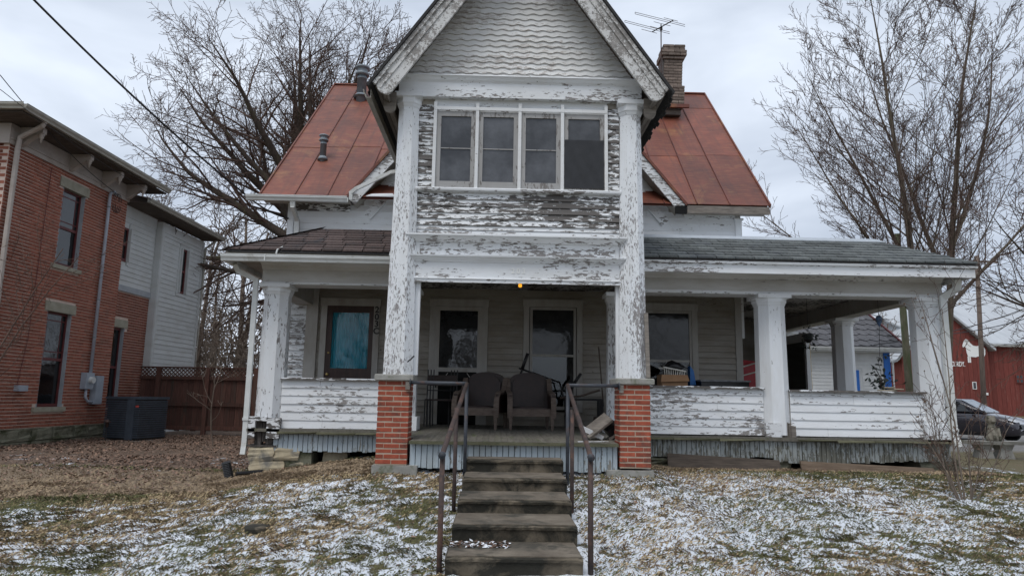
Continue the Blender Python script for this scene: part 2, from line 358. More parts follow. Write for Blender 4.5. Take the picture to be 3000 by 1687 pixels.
def boards(parent, O, U, Nn, u0, u1, z0, z1, ex, mat, holes=(), clip=None, name='clapboard', proud=.02, jit=.003, joints=True):
    """lapped horizontal boards, each an object, on a plane O + u*U, facing Nn"""
    O, U, Nn = np.array(O, float), np.array(U, float), np.array(Nn, float); z = z0
    while z < z1-.01:
        zt = min(z+ex, z1); a, b = u0, u1
        if clip: a, b = clip(z, zt, a, b)
        segs = [(a, b)]
        for h in holes:
            if h[2] < zt-.005 and h[3] > z+.005:
                ns = []
                for p, q in segs:
                    if h[0] > p: ns.append((p, min(q, h[0])))
                    if h[1] < q: ns.append((max(p, h[1]), q))
                segs = [s_ for s_ in ns if s_[1]-s_[0] > .02]
        for p, q in segs:
            if q-p < .03: continue
            cuts = [p, q]
            if joints and q-p > 1.6 and rnd.random() < .5: cuts = [p, p+(q-p)*rnd.uniform(.25, .75), q]
            for c, d in zip(cuts, cuts[1:]):
                j1, j2 = rnd.uniform(-jit, jit), rnd.uniform(-jit, jit); pr = proud+rnd.uniform(-.003, .004)
                P = lambda u, zz, n: O+U*u+Nn*n+np.array([0, 0, zz])
                mb = MB(); e = .0015
                mb.hexa([P(c+e, z+j1, pr), P(d-e, z+j2, pr), P(d-e, z+j2, 0), P(c+e, z+j1, 0), P(c+e, zt+.004, .005), P(d-e, zt+.004, .005), P(d-e, zt+.004, 0), P(c+e, zt+.004, 0)])
                mb.build(name, mat, parent)
        z += ex

# ------------------------------------------------------------------ ground
def sstep(a, b, x):
    t = np.clip((x-a)/(b-a), 0, 1); return t*t*(3-2*t)
class VN:
    def __init__(s, seed): s.t = np.random.RandomState(seed).rand(256, 256)
    def __call__(s, x, y):
        x = np.asarray(x, float); y = np.asarray(y, float)
        xi = np.floor(x).astype(int); yi = np.floor(y).astype(int); fx = x-xi; fy = y-yi; fx = fx*fx*(3-2*fx); fy = fy*fy*(3-2*fy)
        t = s.t; a = t[xi & 255, yi & 255]; b = t[(xi+1) & 255, yi & 255]; c = t[xi & 255, (yi+1) & 255]; d = t[(xi+1) & 255, (yi+1) & 255]
        return (a*(1-fx)+b*fx)*(1-fy)+(c*(1-fx)+d*fx)*fy
    def fbm(s, x, y, o=4):
        r = 0; a = .5; tot = 0
        for k in range(o): r = r+a*s(x*2**k+17*k, y*2**k+31*k); tot += a; a *= .55
        return r/tot
vn1, vn2, vn3 = VN(1), VN(2), VN(3)
def gh(x, y):
    x = np.asarray(x, float); y = np.asarray(y, float)
    top = -.075 - .075*sstep(1.9, 2.6, x) - .24*sstep(-1.7, -4.0, x) - .29*sstep(7.0, 11.5, x)
    top = top + .05*sstep(-3, -8, x)
    front = -.70
    t = np.clip((9.35-y)/3.3, 0, 1)
    tl = np.clip((10.6-y)/4.6, 0, 1)
    wl = sstep(-2.0, -5.0, x)
    t = t*(1-wl)+tl*wl
    h = top+(front-top)*(t*.75+.25*t*t*(3-2*t))
    h = h+.42*sstep(36, 58, y)
    h = h+.05*(vn1.fbm(x*.6, y*.6, 3)-.5)+.025*(vn2.fbm(x*3, y*3, 2)-.5)
    return h
def ghs(x, y): return float(gh(x, y))
def onG(px, py):
    d = ray(px, py); t = 3.0
    while t < 80:
        p = CAMP+d*t
        if p[2] <= ghs(p[0], p[1]): break
        t += .02
    return CAMP+d*t
def snowfield(x, y):
    """how much snow lies at a spot (0..1 before threshold)"""
    a = vn2.fbm(x*10+y*4, y*17-x*1.5, 3); b = vn3.fbm(x*1.3, y*1.9, 3)
    return .70*a+.30*b
def zones(x, y):
    litter = sstep(-2.6, -4.4, x+.35*(vn1.fbm(x*.8, y*.8)-.5)*4)*sstep(8.4, 10.2, y+1.2*(vn2.fbm(x*.7+5, y*.7)-.5)*2)
    litter = np.maximum(litter, sstep(10.8, 11.4, y)*sstep(7.0, 4.0, x))
    band = .6*np.exp(-((y-9.95-.28*sstep(-2, -6, x)*-6*.0+.20*(x+2)*(x < -2)*-1)/.55)**2)*sstep(-.8, -1.9, x)
    near = sstep(8.95, 9.15, y)*sstep(10.8, 10.4, y)*(x < -1.0)+sstep(10.15, 10.4, y)*(x > 2.2)*(x < 7.6)
    straw = np.clip(np.maximum(band*1.1, near), 0, 1)
    cov = .565 + .05*sstep(1.0, 3.5, x)*sstep(6, 9, y) - .16*sstep(4.5, 8.0, x) - .10*sstep(-2.5, -6, x) - .12*sstep(8.2, 9.4, y)*sstep(-.5, -3, x)
    cov = cov+.06*np.exp(-((x-1.6)/1.2)**2)-.35*sstep(12, 16, y)
    cov = cov*(1-.20*litter)*(1-.5*straw)+.30*litter*(vn1.fbm(x*.9+3, y*.9, 2)-.35)
    return litter, straw, cov
xs = np.unique(np.concatenate([[-400, -200, -120, -80, -50, -35, -25, -20], np.arange(-16, -7.4, .16), np.arange(-7.4, 9.2, .045), np.arange(9.2, 22, .2), [24, 28, 35, 45, 60, 80, 120, 200, 400]]))
ys = np.unique(np.concatenate([[-200, -80, -30, -10, 0, 3, 4.2, 4.8], np.arange(5.0, 11.2, .045), np.arange(11.2, 20, .15), np.arange(20, 32, .6), [34, 38, 42, 48, 54, 60, 75, 100, 150, 250, 600]]))
XX, YY = np.meshgrid(xs, ys); ZZ = gh(XX, YY)
SF = snowfield(XX, YY); LI, ST, CV = zones(XX, YY)
fine = (XX > -16) & (XX < 20) & (YY > 4.9) & (YY < 20)
ZZ = ZZ + fine*.035*(vn3.fbm(XX*9, YY*9, 2)-.5)
SM0 = np.where(fine, CV-(1-SF), -.5*np.ones_like(SF)); ZZ = ZZ+.008*sstep(-.02, .08, SM0)
me = bpy.data.meshes.new('lawn')
nv = XX.size; ny, nx = XX.shape
me.vertices.add(nv); me.vertices.foreach_set('co', np.stack([XX, YY, ZZ], -1).ravel())
idx = np.arange(nv).reshape(ny, nx)
q = np.stack([idx[:-1, :-1], idx[:-1, 1:], idx[1:, 1:], idx[1:, :-1]], -1).reshape(-1, 4)
me.loops.add(q.size); me.loops.foreach_set('vertex_index', q.ravel()); me.polygons.add(len(q))
me.polygons.foreach_set('loop_start', np.arange(0, q.size, 4)); me.polygons.foreach_set('loop_total', np.full(len(q), 4))
me.update(); me.polygons.foreach_set('use_smooth', [True]*len(q))
ca = me.color_attributes.new('zone', 'FLOAT_COLOR', 'POINT')
SM = np.where(fine, CV-(1-SF), -.5*np.ones_like(SF)) + .5   # >.5 : snow
drive = (sstep(19.5, 20.5, YY)*sstep(9.5, 11, XX)*sstep(47, 45, YY))
ca.data.foreach_set('color', np.stack([LI, ST, SM, drive], -1).ravel())
lawn = mobj('lawn', me, None); kind(lawn, 'structure')
m, nt, b = new_mat('lawn_mat')
at = nd(nt, 'ShaderNodeAttribute', attribute_name='zone'); sp = nd(nt, 'ShaderNodeSeparateColor', {'Color': at.outputs['Color']})
p = wpos(nt)
f1 = nd(nt, 'ShaderNodeTexNoise', {'Vector': p, 'Scale': 58.0, 'Detail': 6.0, 'Roughness': .7}).outputs[0]
f2 = nd(nt, 'ShaderNodeTexNoise', {'Vector': p, 'Scale': 5.0, 'Detail': 5.0}).outputs[0]
vo = nd(nt, 'ShaderNodeTexVoronoi', {'Vector': p, 'Scale': 22.0}); vcol = nd(nt, 'ShaderNodeSeparateColor', {'Color': vo.outputs['Color']}).outputs[0]
grass = ramp(nt, f1, .3, (.050, .047, .021), .7, (.185, .155, .075))
grass = mixc(nt, ramp(nt, f2, .45, (0, 0, 0), .62, (.75, .75, .75)), grass, mixc(nt, f1, (.075, .055, .03), (.22, .165, .095)))
straw = mixc(nt, f1, (.13, .095, .065), (.34, .26, .18))
lit = ramp(nt, vcol, .1, (.060, .040, .028), .9, (.24, .165, .115)); lit = mixc(nt, math_(nt, 'MULTIPLY', f1, .8), lit, (.10, .065, .045))
col = mixc(nt, sp.outputs[0], grass, lit)
sf = math_(nt, 'ADD', sp.outputs[1], math_(nt, 'MULTIPLY', math_(nt, 'SUBTRACT', f1, .5), 1.2))
col = mixc(nt, nd(nt, 'ShaderNodeMapRange', {'Value': sf, 'From Min': .3, 'From Max': .75}).outputs[0], col, straw)
sm = math_(nt, 'ADD', sp.outputs[2], math_(nt, 'MULTIPLY', math_(nt, 'SUBTRACT', f1, .5), .60))
smask = nd(nt, 'ShaderNodeMapRange', {'Value': sm, 'From Min': .485, 'From Max': .53}).outputs[0]
col = mixc(nt, smask, col, (.75, .79, .85))
col = mixc(nt, at.outputs['Alpha'], col, mixc(nt, f2, (.13, .125, .12), (.24, .23, .215)))
nt.links.new(col, b.inputs['Base Color']); b.inputs['Roughness'].default_value = .9
bump(nt, b, math_(nt, 'ADD', f1, math_(nt, 'MULTIPLY', smask, .4)), .8, .03)
me.materials.append(m)

def tri_soup(name, V, colors, matname, label=None, cat=None):
    """V: (n,k,3) flat polygons of k corners"""
    n, k, _ = V.shape; me = bpy.data.meshes.new(name); me.vertices.add(n*k); me.vertices.foreach_set('co', V.ravel())
    me.loops.add(n*k); me.loops.foreach_set('vertex_index', np.arange(n*k)); me.polygons.add(n)
    me.polygons.foreach_set('loop_start', np.arange(0, n*k, k)); me.polygons.foreach_set('loop_total', np.full(n, k)); me.update()
    if colors is not None:
        c = me.color_attributes.new('tint', 'FLOAT_COLOR', 'POINT'); cc = np.ones((n*k, 4)); cc[:, :3] = np.repeat(colors, k, 0); c.data.foreach_set('color', cc.ravel())
    o = mobj(name, me, matname); return o
m, nt, b = new_mat('blade'); at = nd(nt, 'ShaderNodeAttribute', attribute_name='tint'); nt.links.new(at.outputs['Color'], b.inputs['Base Color']); b.inputs['Roughness'].default_value = .8
rs = np.random.RandomState(5)
def scatter(n, x0, x1, y0, y1):
    return rs.uniform(x0, x1, n), rs.uniform(y0, y1, n)
def under_house(x, y): return ((x > -1.0) & (x < 1.55) & (y > 9.1)) | ((x > -.42) & (x < .88) & (y > 6.15)) | ((y > 10.75) & (x > -3.6) & (x < 7.2))
# grass blades (matted, partly flattened)
x, y = scatter(420000, -8.5, 9.5, 5.0, 11.0)
li, stw, cv = zones(x, y); sm = cv-(1-snowfield(x, y))
keep = (rs.rand(len(x)) < np.where(sm > .02, .46, .97)*(1-.8*li)) & ~under_house(x, y)
x, y, stw, sm = x[keep], y[keep], stw[keep], sm[keep]; n = len(x); z = gh(x, y)+.010*sstep(-.02, .08, sm)
clump = vn1.fbm(x*2.2, y*2.2, 3)
ang = (vn3.fbm(x*2.5, y*2.5, 2)-.5)*9+rs.normal(0, 1.0, n); ln = rs.uniform(.022, .062, n)*(.7+.7*clump); el = rs.uniform(.1, .95, n)
dx, dy, dz = np.cos(ang)*np.cos(el)*ln, np.sin(ang)*np.cos(el)*ln, np.sin(el)*ln*.8
wx, wy = -np.sin(ang)*.0026, np.cos(ang)*.0026
V = np.stack([np.stack([x-wx, y-wy, z], -1), np.stack([x+wx, y+wy, z], -1), np.stack([x+dx*.6+wx*.7, y+dy*.6+wy*.7, z+dz*.85+.004], -1), np.stack([x+dx, y+dy, z+dz*.9], -1)], 1)
t = rs.rand(n, 1); g = (vn2.fbm(x*1.1+9, y*1.1, 3)[:, None]+rs.normal(0, .12, (n, 1)))
tan = np.array([.34, .26, .15])*(.55+.8*t); olive = np.array([.085, .085, .03])*(.5+1.2*t); brown = np.array([.15, .095, .05])*(.5+t)
colr = np.where(g > .52, olive, np.where(t > .5, tan, brown)); colr = np.where(stw[:, None] > .4, np.array([.34, .255, .165])*(.45+.8*t), colr)
go = tri_soup('grass', V, colr, 'blade'); kind(go, 'stuff'); tag(go, 'short matted tan and olive grass poking through the thin snow', 'grass')
# fallen leaves
def leaves(n, x0, x1, y0, y1, dens):
    x, y = scatter(n, x0, x1, y0, y1); k = (rs.rand(n) < dens(x, y)) & ~under_house(x, y); return x[k], y[k]
xa, ya = leaves(46000, -13, -2.6, 8.4, 19, lambda x, y: zones(x, y)[0]*np.clip(2.4*vn3.fbm(x*.9, y*1.1, 3)-.6, .08, 1))
xb, yb = leaves(2600, -7, 9, 5.2, 10.6, lambda x, y: .5+0*x)
xc, yc = leaves(5000, -12, -8.5, 12.6, 16.5, lambda x, y: sstep(-8.6, -9.6, x))
x = np.concatenate([xa, xb, xc]); y = np.concatenate([ya, yb, yc]); n = len(x); z = gh(x, y)+rs.uniform(.004, .03, n)
a = rs.uniform(0, 6.28, n); sz = rs.uniform(.011, .03, n); tl = rs.uniform(-.6, .6, n); t2 = rs.uniform(-.6, .6, n)
u = np.stack([np.cos(a), np.sin(a), tl], -1)*sz[:, None]; w = np.stack([-np.sin(a), np.cos(a), t2], -1)*sz[:, None]*.62
P0 = np.stack([x, y, z], -1)
V = np.stack([P0-u, P0-u*.2-w+[0, 0, .006], P0+u*.5-w*.7, P0+u, P0+u*.4+w, P0-u*.4+w*.8+[0, 0, .008]], 1)
colr = np.array([.20, .12, .08])*rs.uniform(.3, 1.4, (n, 1))*np.array([1, 1, 1])+rs.uniform(0, .03, (n, 1))
lo = tri_soup('fallen_leaves', V, colr, 'blade'); kind(lo, 'stuff'); tag(lo, 'brown dead leaves strewn over the yard', 'leaves')

# ================================================================== THE HOUSE
H = thing('old_house', (.3, 12, 0), 'weathered white wooden house with peeling paint, front gable bay and red metal roof', 'house')
YP, YR, YW = 9.05, 10.7, 12.5
def flz(y): return .305+(y-9.05)*.021     # the porch floor falls towards the front
# ---- brick piers
def brick_mesh(name, l, w, h, jit=.0):
    mb = MB(); c = .006
    def ring(ix, z): return [(-l/2+ix, -w/2+ix, z), (l/2-ix, -w/2+ix, z), (l/2-ix, w/2-ix, z), (-l/2+ix, w/2-ix, z)]
    mb.loft([ring(c, -h/2), ring(0, -h/2+c), ring(0, h/2-c), ring(c, h/2)])
    return mb.mesh(name)
CH = .0660
BR = brick_mesh('brick', .194, .095, CH-.0115)
for px0, nm in ((-1.515, 0), (1.604, 1)):
    cx, cy = px0+.203, YP+.203
    pier = MB().box(cx-.1965, cx+.1965, cy-.1965, cy+.1965, -.004, 16*CH).build('pier', 'mortar', H)
    for c in range(16):
        z = (c+.5)*CH
        for k, (dx, dy, r) in enumerate(((-.103, -.1525, 0), (.103, -.1525, 0), (-.103, .1525, 0), (.103, .1525, 0), (-.1525, 0, 1), (.1525, 0, 1))):
            if c % 2: dx, dy, r = dy, dx, 1-r
            j = lambda s_: rnd.uniform(-s_, s_)*1.8
            o = mobj('brick', BR, 'brick_red', pier, (cx+dx+j(.0012), cy+dy+j(.0012), z+j(.0008)), (j(.006), j(.004), r*math.pi/2+j(.006)))
    e = .046
    mb = MB(); zc0, zc1 = 16*CH, 1.135
    def rg(ix, z): return [(cx-.203-e+ix, cy-.203-e+ix, z), (cx+.203+e-ix, cy-.203-e+ix, z), (cx+.203+e-ix, cy+.203+e-ix, z), (cx-.203-e+ix, cy+.203+e-ix, z)]
    mb.loft([rg(.008, zc0), rg(0, zc0+.008), rg(0, zc1-.012), rg(.012, zc1)]).build('cap_stone', 'concrete', pier)
    if nm == 0: B('footing_slab', 'concrete', pier, -1.545, -.975, 9.0, 9.6, -.14, -.008)
    else: B('footing_slab', 'concrete', pier, 1.43, 2.03, 9.0, 9.6, -.14, -.03)
# ---- columns
def column(cx, cy, z0, z1, w0, w1, zc, mat='paint_col', cap='paint_low_x', base=True, acap=.05):
    c = MB().octo(cx, cy, [(w0/2+(w1-w0)/2*t, z0+(z1-z0)*t) for t in (0, .25, .5, .75, 1)]).build('column', mat, H)
    MB().octo(cx, cy, [(w1/2+.006, z1-.02), (w1/2+.012, z1), (w1/2+.018, z1+.02), (w1/2+.030, z1+.035), (w1/2+.030, zc-.075), (w1/2+.045, zc-.06)]).build('capital', cap, c)
    h = w1/2+acap; B('abacus', cap, c, cx-h, cx+h, cy-h, cy+h, zc-.06, zc)
    return c
column(-1.285, 9.255, 1.135, 4.84, .392, .275, 5.02)
column(1.815, 9.255, 1.135, 4.80, .375, .285, 4.985, 'paint_colr')
lc = column(-3.46, 10.90, .50, 2.40, .405, .375, 2.555, 'paint_mid_z')
rc = column(4.355, 10.92, .36, 2.385, .455, .425, 2.54, 'paint_low_z')
cc_ = column(6.87, 10.92, .34, 2.40, .42, .40, 2.535, 'paint_low_z')
sc_ = column(6.95, 13.75, .34, 2.40, .40, .37, 2.535, 'paint_low_z')
bl = column(-1.40, 10.95, .40, 2.38, .34, .30, 2.53, 'paint_mid_z')
br = column(1.92, 10.95, .40, 2.38, .36, .32, 2.53, 'paint_high_z')
column(7.0, 16.6, .34, 2.40, .36, .34, 2.535, 'paint_low_z')
B('base_block', 'paint_mid_z', bl, -1.62, -1.19, 10.72, 11.18, flz(10.9), .55)
B('base_block', 'paint_mid_z', br, 1.70, 2.14, 10.72, 11.18, flz(10.9), .55)
# split and rotten foot of the right front column
MB().bar((1.985, 9.05, 1.14), (1.975, 9.09, 2.0), .05, .03, (0, 1, 0)).build('split_board', 'wood_grey', H)
# rotten box bases of the side porch columns
mb = MB(); mb.box(-3.70, -3.60, 10.66, 10.72, .20, .52).box(-3.60, -3.42, 10.655, 10.70, .455, .515); mb.box(-3.425, -3.23, 10.66, 10.70, .20, .50)
mb.build('box_base', 'paint_strip', lc)
mb = MB()
for k in range(7):
    xx = -3.62+k*.055; mb.box(xx, xx+.05, 10.72+rnd.uniform(0, .03), 10.85, .09+rnd.uniform(0, .06), .50)
mb.build('rotten_core', 'wood_rot', lc)
B('sill_stub', 'wood_rot', lc, -3.72, -3.28, 10.70, 11.1, .075, .10)
B('box_base', 'paint_high_x', rc, 4.135, 4.375, 10.665, 10.72, .335, .545); B('box_base', 'wood_grey', rc, 4.53, 4.60, 10.68, 10.75, .335, .50)
mb = MB()
for k in range(5):
    xx = 4.385+k*.04; mb.box(xx, xx+.032, 10.69+rnd.uniform(0, .04), 10.8, .335, .50+rnd.uniform(-.02, .07))
mb.build('rotten_core', 'wood_grey', rc)
B('box_base', 'paint_mid_x', cc_, 6.62, 7.10, 10.66, 11.15, .30, .56)
# ---- stone foundation at the left corner
fd = MB().box(-3.60, -2.75, 10.75, 11.2, -.36, .06).build('foundation', 'stone_moss', H)
def stone(name, mat, parent, x0, x1, y0, y1, z0, z1, s=.012):
    mb = MB(); n = 5; rings = []
    for k in range(n+1):
        t = k/n; z = z0+(z1-z0)*t; rr = []
        e = .012 if k in (0, n) else 0
        for a, b_ in ((x0+e, y0+e), ((x0+x1)/2, y0+e), (x1-e, y0+e), (x1-e, y1-e), ((x0+x1)/2, y1-e), (x0+e, y1-e)):
            rr.append((a+rnd.uniform(-s, s), b_+rnd.uniform(-s, s), z+rnd.uniform(-s, s)*.4))
        rings.append(rr)
    return mb.loft(rings).build(name, mat, parent)
for a in ((-3.68, -3.30, 10.70, 11.1, -.13, .07), (-3.295, -2.93, 10.71, 11.1, -.12, .065), (-3.66, -3.14, 10.70, 11.1, -.36, -.135), (-3.13, -2.86, 10.75, 11.1, -.33, -.13), (-2.62, -2.25, 10.9, 11.2, -.25, .0)):
    stone('stone', 'stone_yellow', fd, *a)
stone('stone', 'stone_moss', fd, 2.35, 2.75, 10.75, 11.05, -.16, .0, .03); stone('stone', 'stone_moss', fd, 4.3, 4.56, 10.78, 11.0, -.2, .08, .03)
stone('stone', 'stone_moss', fd, 6.55, 7.15, 10.8, 11.2, -.25, .05, .03)
# ---- porch floor
pf = MB().box(-1.45, 1.95, 9.16, 12.5, .06, .26).build('porch_floor', 'dark_void', H)
x = -1.49
FB = None
while x < 1.98:
    w = .083; y0 = 9.03+rnd.uniform(-.006, .006); y1 = 12.48; a, b_ = x+.001, x+w-.0015; z0, z1 = flz(y0), flz(y1); zz = rnd.uniform(-.0015, .0015)
    if not (-1.1 > x) and not (x > 1.6-.04): pass
    yy0 = y0 if (-1.10 < x < 1.55) else 9.48
    MB().hexa([(a, yy0, flz(yy0)-.026), (b_, yy0, flz(yy0)-.026), (b_, y1, z1-.026), (a, y1, z1-.026), (a, yy0, flz(yy0)+zz), (b_, yy0, flz(yy0)+zz), (b_, y1, z1+zz), (a, y1, z1+zz)]).build('floorboard', 'floor_wood', pf)
    x += w
B('nosing', 'floor_edge', pf, -1.09, 1.585, 9.018, 9.028, flz(9.03)-.045, flz(9.03)-.004)
B('floor_side', 'floor_wood', pf, -3.72, -1.5, 10.66, 12.5, .30, flz(10.9))
B('floor_side', 'floor_wood', pf, 2.0, 7.1, 10.66, 17, .275, flz(10.9)-.012)
for a, b_, mt in ((-3.25, -1.5, 'floor_edge'), (2.0, 4.1, 'floor_edge'), (4.62, 6.95, 'floor_edge')):
    n = max(2, int((b_-a)/.55)); xx = a
    for k in range(n):   # warped remains of the floor edge
        w = (b_-a)/n; MB().hexa([(xx, 10.60+rnd.uniform(-.02, .03), .27+rnd.uniform(-.01, .012)), (xx+w-.01, 10.60+rnd.uniform(-.02, .03), .27+rnd.uniform(-.01, .012)), (xx+w-.01, 10.7, .285), (xx, 10.7, .285), (xx, 10.61, .297+rnd.uniform(-.004, .006)), (xx+w-.01, 10.61, .297+rnd.uniform(-.004, .006)), (xx+w-.01, 10.7, .31), (xx, 10.7, .31)]).build('floor_end', mt, pf); xx += w
# ---- skirting boards
def skirt(x0, x1, y, z0f, z1, mat, w=.0745):
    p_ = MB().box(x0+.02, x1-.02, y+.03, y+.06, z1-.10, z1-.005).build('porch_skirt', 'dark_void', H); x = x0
    while x < x1-.01:
        b_ = min(x+w, x1); zb = z0f(x)+rnd.uniform(-.012, .02); yy = y+rnd.uniform(-.003, .003)
        mb = MB(); g = .0035
        mb.loft([[(x+g+.003, yy, zb), (b_-g-.003, yy, zb), (b_-g, yy+.004, zb), (b_-g, yy+.02, zb), (x+g, yy+.02, zb), (x+g, yy+.004, zb)], [(x+g+.003, yy, z1), (b_-g-.003, yy, z1), (b_-g, yy+.004, z1), (b_-g, yy+.02, z1), (x+g, yy+.02, z1), (x+g, yy+.004, z1)]])
        mb.build('skirt_board', mat, p_); x += w
    return p_
skirt(-1.085, 1.585, 9.10, lambda x: -.055-.012*x, .272, 'paint_skirt')
skirt(-3.33, -1.55, 10.72, lambda x: .01, .298, 'paint_skirt')
skirt(2.03, 4.25, 10.72, lambda x: .02, .275, 'paint_skirt_old')
skirt(4.25, 7.0, 10.72, lambda x: -.03-.03*math.sin((x-4.25)*2), .268, 'paint_skirt_old')
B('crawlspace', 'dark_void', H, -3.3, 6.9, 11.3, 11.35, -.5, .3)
# ---- side porch rail walls
def railwall(x0, x1, mat, zt):
    p_ = B('rail_wall', 'paint_dirt_shade', H, x0, x1, 10.79, 10.86, .36, zt-.03)
    boards(p_, (0, 10.79, 0), (1, 0, 0), (0, -1, 0), x0, x1, .352, zt-.035, .1215, mat, name='clapboard', proud=.022)
    B('rail_cap', 'paint_strip', p_, x0-.01, x1+.01, 10.71, 10.90, zt-.032, zt)
    return p_
railwall(-3.27, -1.45, 'paint_low_x', 1.11); railwall(2.0, 4.15, 'paint_high_x', 1.085); railwall(4.57, 6.68, 'paint_mid_x', 1.055)
# ---- porch beams and eaves of the side porches
def eave(x0, x1, side):
    bm_ = B('porch_beam', 'paint_beam', H, x0, x1, 10.75, 11.10, 2.55 if side < 0 else 2.535, 2.80)
    B('beam_bead', 'paint_mid_x', bm_, x0, x1, 10.735, 10.749, 2.553 if side < 0 else 2.538, 2.585)
    MB().extr(x0, x1, [(10.748, 2.775), (10.748, 2.90), (10.60, 2.90), (10.62, 2.86), (10.69, 2.83), (10.715, 2.79)]).build('cornice', 'paint_beam', bm_)
    return bm_
eL = eave(-3.68, -1.44, -1); eR = eave(1.98, 7.08, 1)
XL0, XR1 = -4.06, 7.27
so_ = MB().hexa([(XL0, 10.24, 2.885), (-1.44, 10.24, 2.885), (-1.44, 10.75, 2.88), (XL0, 10.75, 2.88), (XL0, 10.24, 2.905), (-1.44, 10.24, 2.905), (-1.44, 10.75, 2.90), (XL0, 10.75, 2.90)]).build('soffit', 'paint_dirt_shade', H)
MB().box(XL0, -3.66, 10.75, 12.5, 2.88, 2.90).build('soffit', 'paint_dirt_shade', H)
MB().box(1.98, XR1, 10.24, 10.75, 2.86, 2.88).build('soffit', 'paint_dirt_shade', H); MB().box(7.08, XR1, 10.75, 17, 2.86, 2.88).build('soffit', 'paint_dirt_shade', H)
B('fascia', 'paint_mid_x', H, 1.98, XR1, 10.215, 10.24, 2.775, 2.90)
MB().extr(1.98, XR1+.02, [(10.215, 2.90), (10.215, 2.945), (10.165, 2.945), (10.175, 2.915)]).build('crown_moulding', 'paint_high_x', H)
B('drip_board', 'wood_rot', H, 1.98, XR1+.01, 10.20, 10.24, 2.945, 2.985)
MB().box(XR1-.025, XR1, 10.24, 17, 2.775, 2.90).build('fascia', 'paint_mid_x', H)
def gutter(name, a, b_, mat='gutter_white', hgt=.10, w=.11, out=(0, -1, 0), parent=H):
    a, b_, out = np.array(a, float), np.array(b_, float), np.array(out, float); up = np.array([0, 0, 1.0])
    prof = [(0, 0), (w*.62, 0), (w*.70, hgt*.30), (w*.95, hgt*.62), (w*.95, hgt*.86), (w, hgt*.88), (w, hgt), (w*.90, hgt), (w*.88, hgt*.66), (w*.62, hgt*.33), (w*.55, .008), (.008, .008), (.008, hgt), (0, hgt)]
    return MB().loft([[a+out*p+up*q for p, q in prof], [b_+out*p+up*q for p, q in prof]]).build(name, mat, parent)
gutter('gutter', (XL0-.05, 10.235, 2.80), (-1.43, 10.235, 2.80)); gutter('gutter', (XL0+.02, 10.24, 2.80), (XL0+.02, 12.45, 2.80), out=(-1, 0, 0))
B('gutter_joint', 'gutter_white', H, -3.46, -3.445, 10.12, 10.13, 2.80, 2.902)
B('fascia', 'paint_dirt_shade', H, XL0, -1.44, 10.236, 10.246, 2.90, 2.965)
for xx in (-3.30, -1.62):
    MB().tube([(xx, 10.16, 2.915), (xx+.01, 10.17, 2.98), (xx+.03, 10.28, 3.035), (xx+.04, 10.40, 3.085)], .012, 6).build('gutter_strap', 'gutter_white', H)
# ---- porch roofs: shingled skirt below a flat metal deck
def shingle_roof(x_e0, x_e1, x_t0, x_t1, y0, y1, z0, z1, rows, tab, mat, name='porch_roof'):
    base = MB().quad((x_e0, y0, z0-.02), (x_e1, y0, z0-.02), (x_t1, y1, z1-.02), (x_t0, y1, z1-.02))
    base.box(x_e0, x_e1, y0, y0+.02, z0-.045, z0-.022)
    rf = base.build(name, 'shingle_black', H)
    for r in range(rows):
        t0, t1 = r/rows, (r+1)/rows; t1b = min(1, t1+.02)
        f = lambda t: (y0+(y1-y0)*t, z0+(z1-z0)*t)
        ya, za = f(t0); yb, zb = f(t1b); xa0, xa1 = x_e0+(x_t0-x_e0)*t0, x_e1+(x_t1-x_e1)*t0; xb0, xb1 = x_e0+(x_t0-x_e0)*t1b, x_e1+(x_t1-x_e1)*t1b
        x = xa0-rnd.uniform(.2, .4)*tab-(r % 2)*tab*.5
        while x < xa1:
            l, rr = max(x, xa0), min(x+tab-.014, xa1)
            if rr-l > .02:
                l2, r2 = max(l, xb0), min(rr, xb1)
                if r2-l2 < .004: l2 = r2 = min(max((l+rr)/2, xb0), xb1)
                lift = .022+rnd.uniform(0, .006); j = rnd.uniform(-.003, .003)
                MB().hexa([(l, ya+j-.012, za-.008), (rr, ya-.012, za-.008), (r2+.001, yb, zb-.012), (l2, yb, zb-.012), (l, ya+j-.012, za+lift-.004), (rr, ya-.012, za+lift-.004), (r2+.001, yb, zb+.002), (l2, yb, zb+.002)]).build('shingle', mat, rf)
            x += tab
    return rf
YT, ZT = 11.38, 3.60
rl = shingle_roof(XL0+.02, -1.42, -2.95, -1.42, 10.20, YT, 2.985, ZT, 9, .305, 'shingle_brown')
rr_ = shingle_roof(1.97, XR1+.03, 1.97, 6.38, 10.19, YT, 2.995, ZT-.01, 8, .29, 'shingle_grey')
# hip returns and decks
MB().quad((XL0+.02, 10.20, 2.985), (-2.95, YT, ZT), (-2.95, 12.5, ZT+.08), (XL0+.02, 12.5, 2.985)).build('hip_side', 'shingle_brown', rl)
MB().quad((XR1+.03, 10.19, 2.99), (XR1+.03, 17, 2.99), (6.38, 17, ZT-.01), (6.38, YT, ZT-.01)).build('hip_side', 'shingle_grey', rr_)
MB().quad((-2.95, YT, ZT), (-1.3, YT, ZT), (-1.3, 12.5, ZT+.1), (-2.95, 12.5, ZT+.1)).build('metal_deck', 'flashing', rl)
MB().quad((1.9, YT, ZT), (6.38, YT, ZT), (6.38, 17, ZT+.1), (1.9, 17, ZT+.1)).build('metal_deck', 'flashing', rr_)
MB().hexa([(1.97, YT-.16, ZT-.075), (6.5, YT-.16, ZT-.075), (6.42, YT+.02, ZT-.0), (1.97, YT+.02, ZT-.0), (1.97, YT-.165, ZT-.055), (6.5, YT-.165, ZT-.055), (6.42, YT+.02, ZT+.035), (1.97, YT+.02, ZT+.035)]).build('ridge_flashing', 'flashing', rr_)
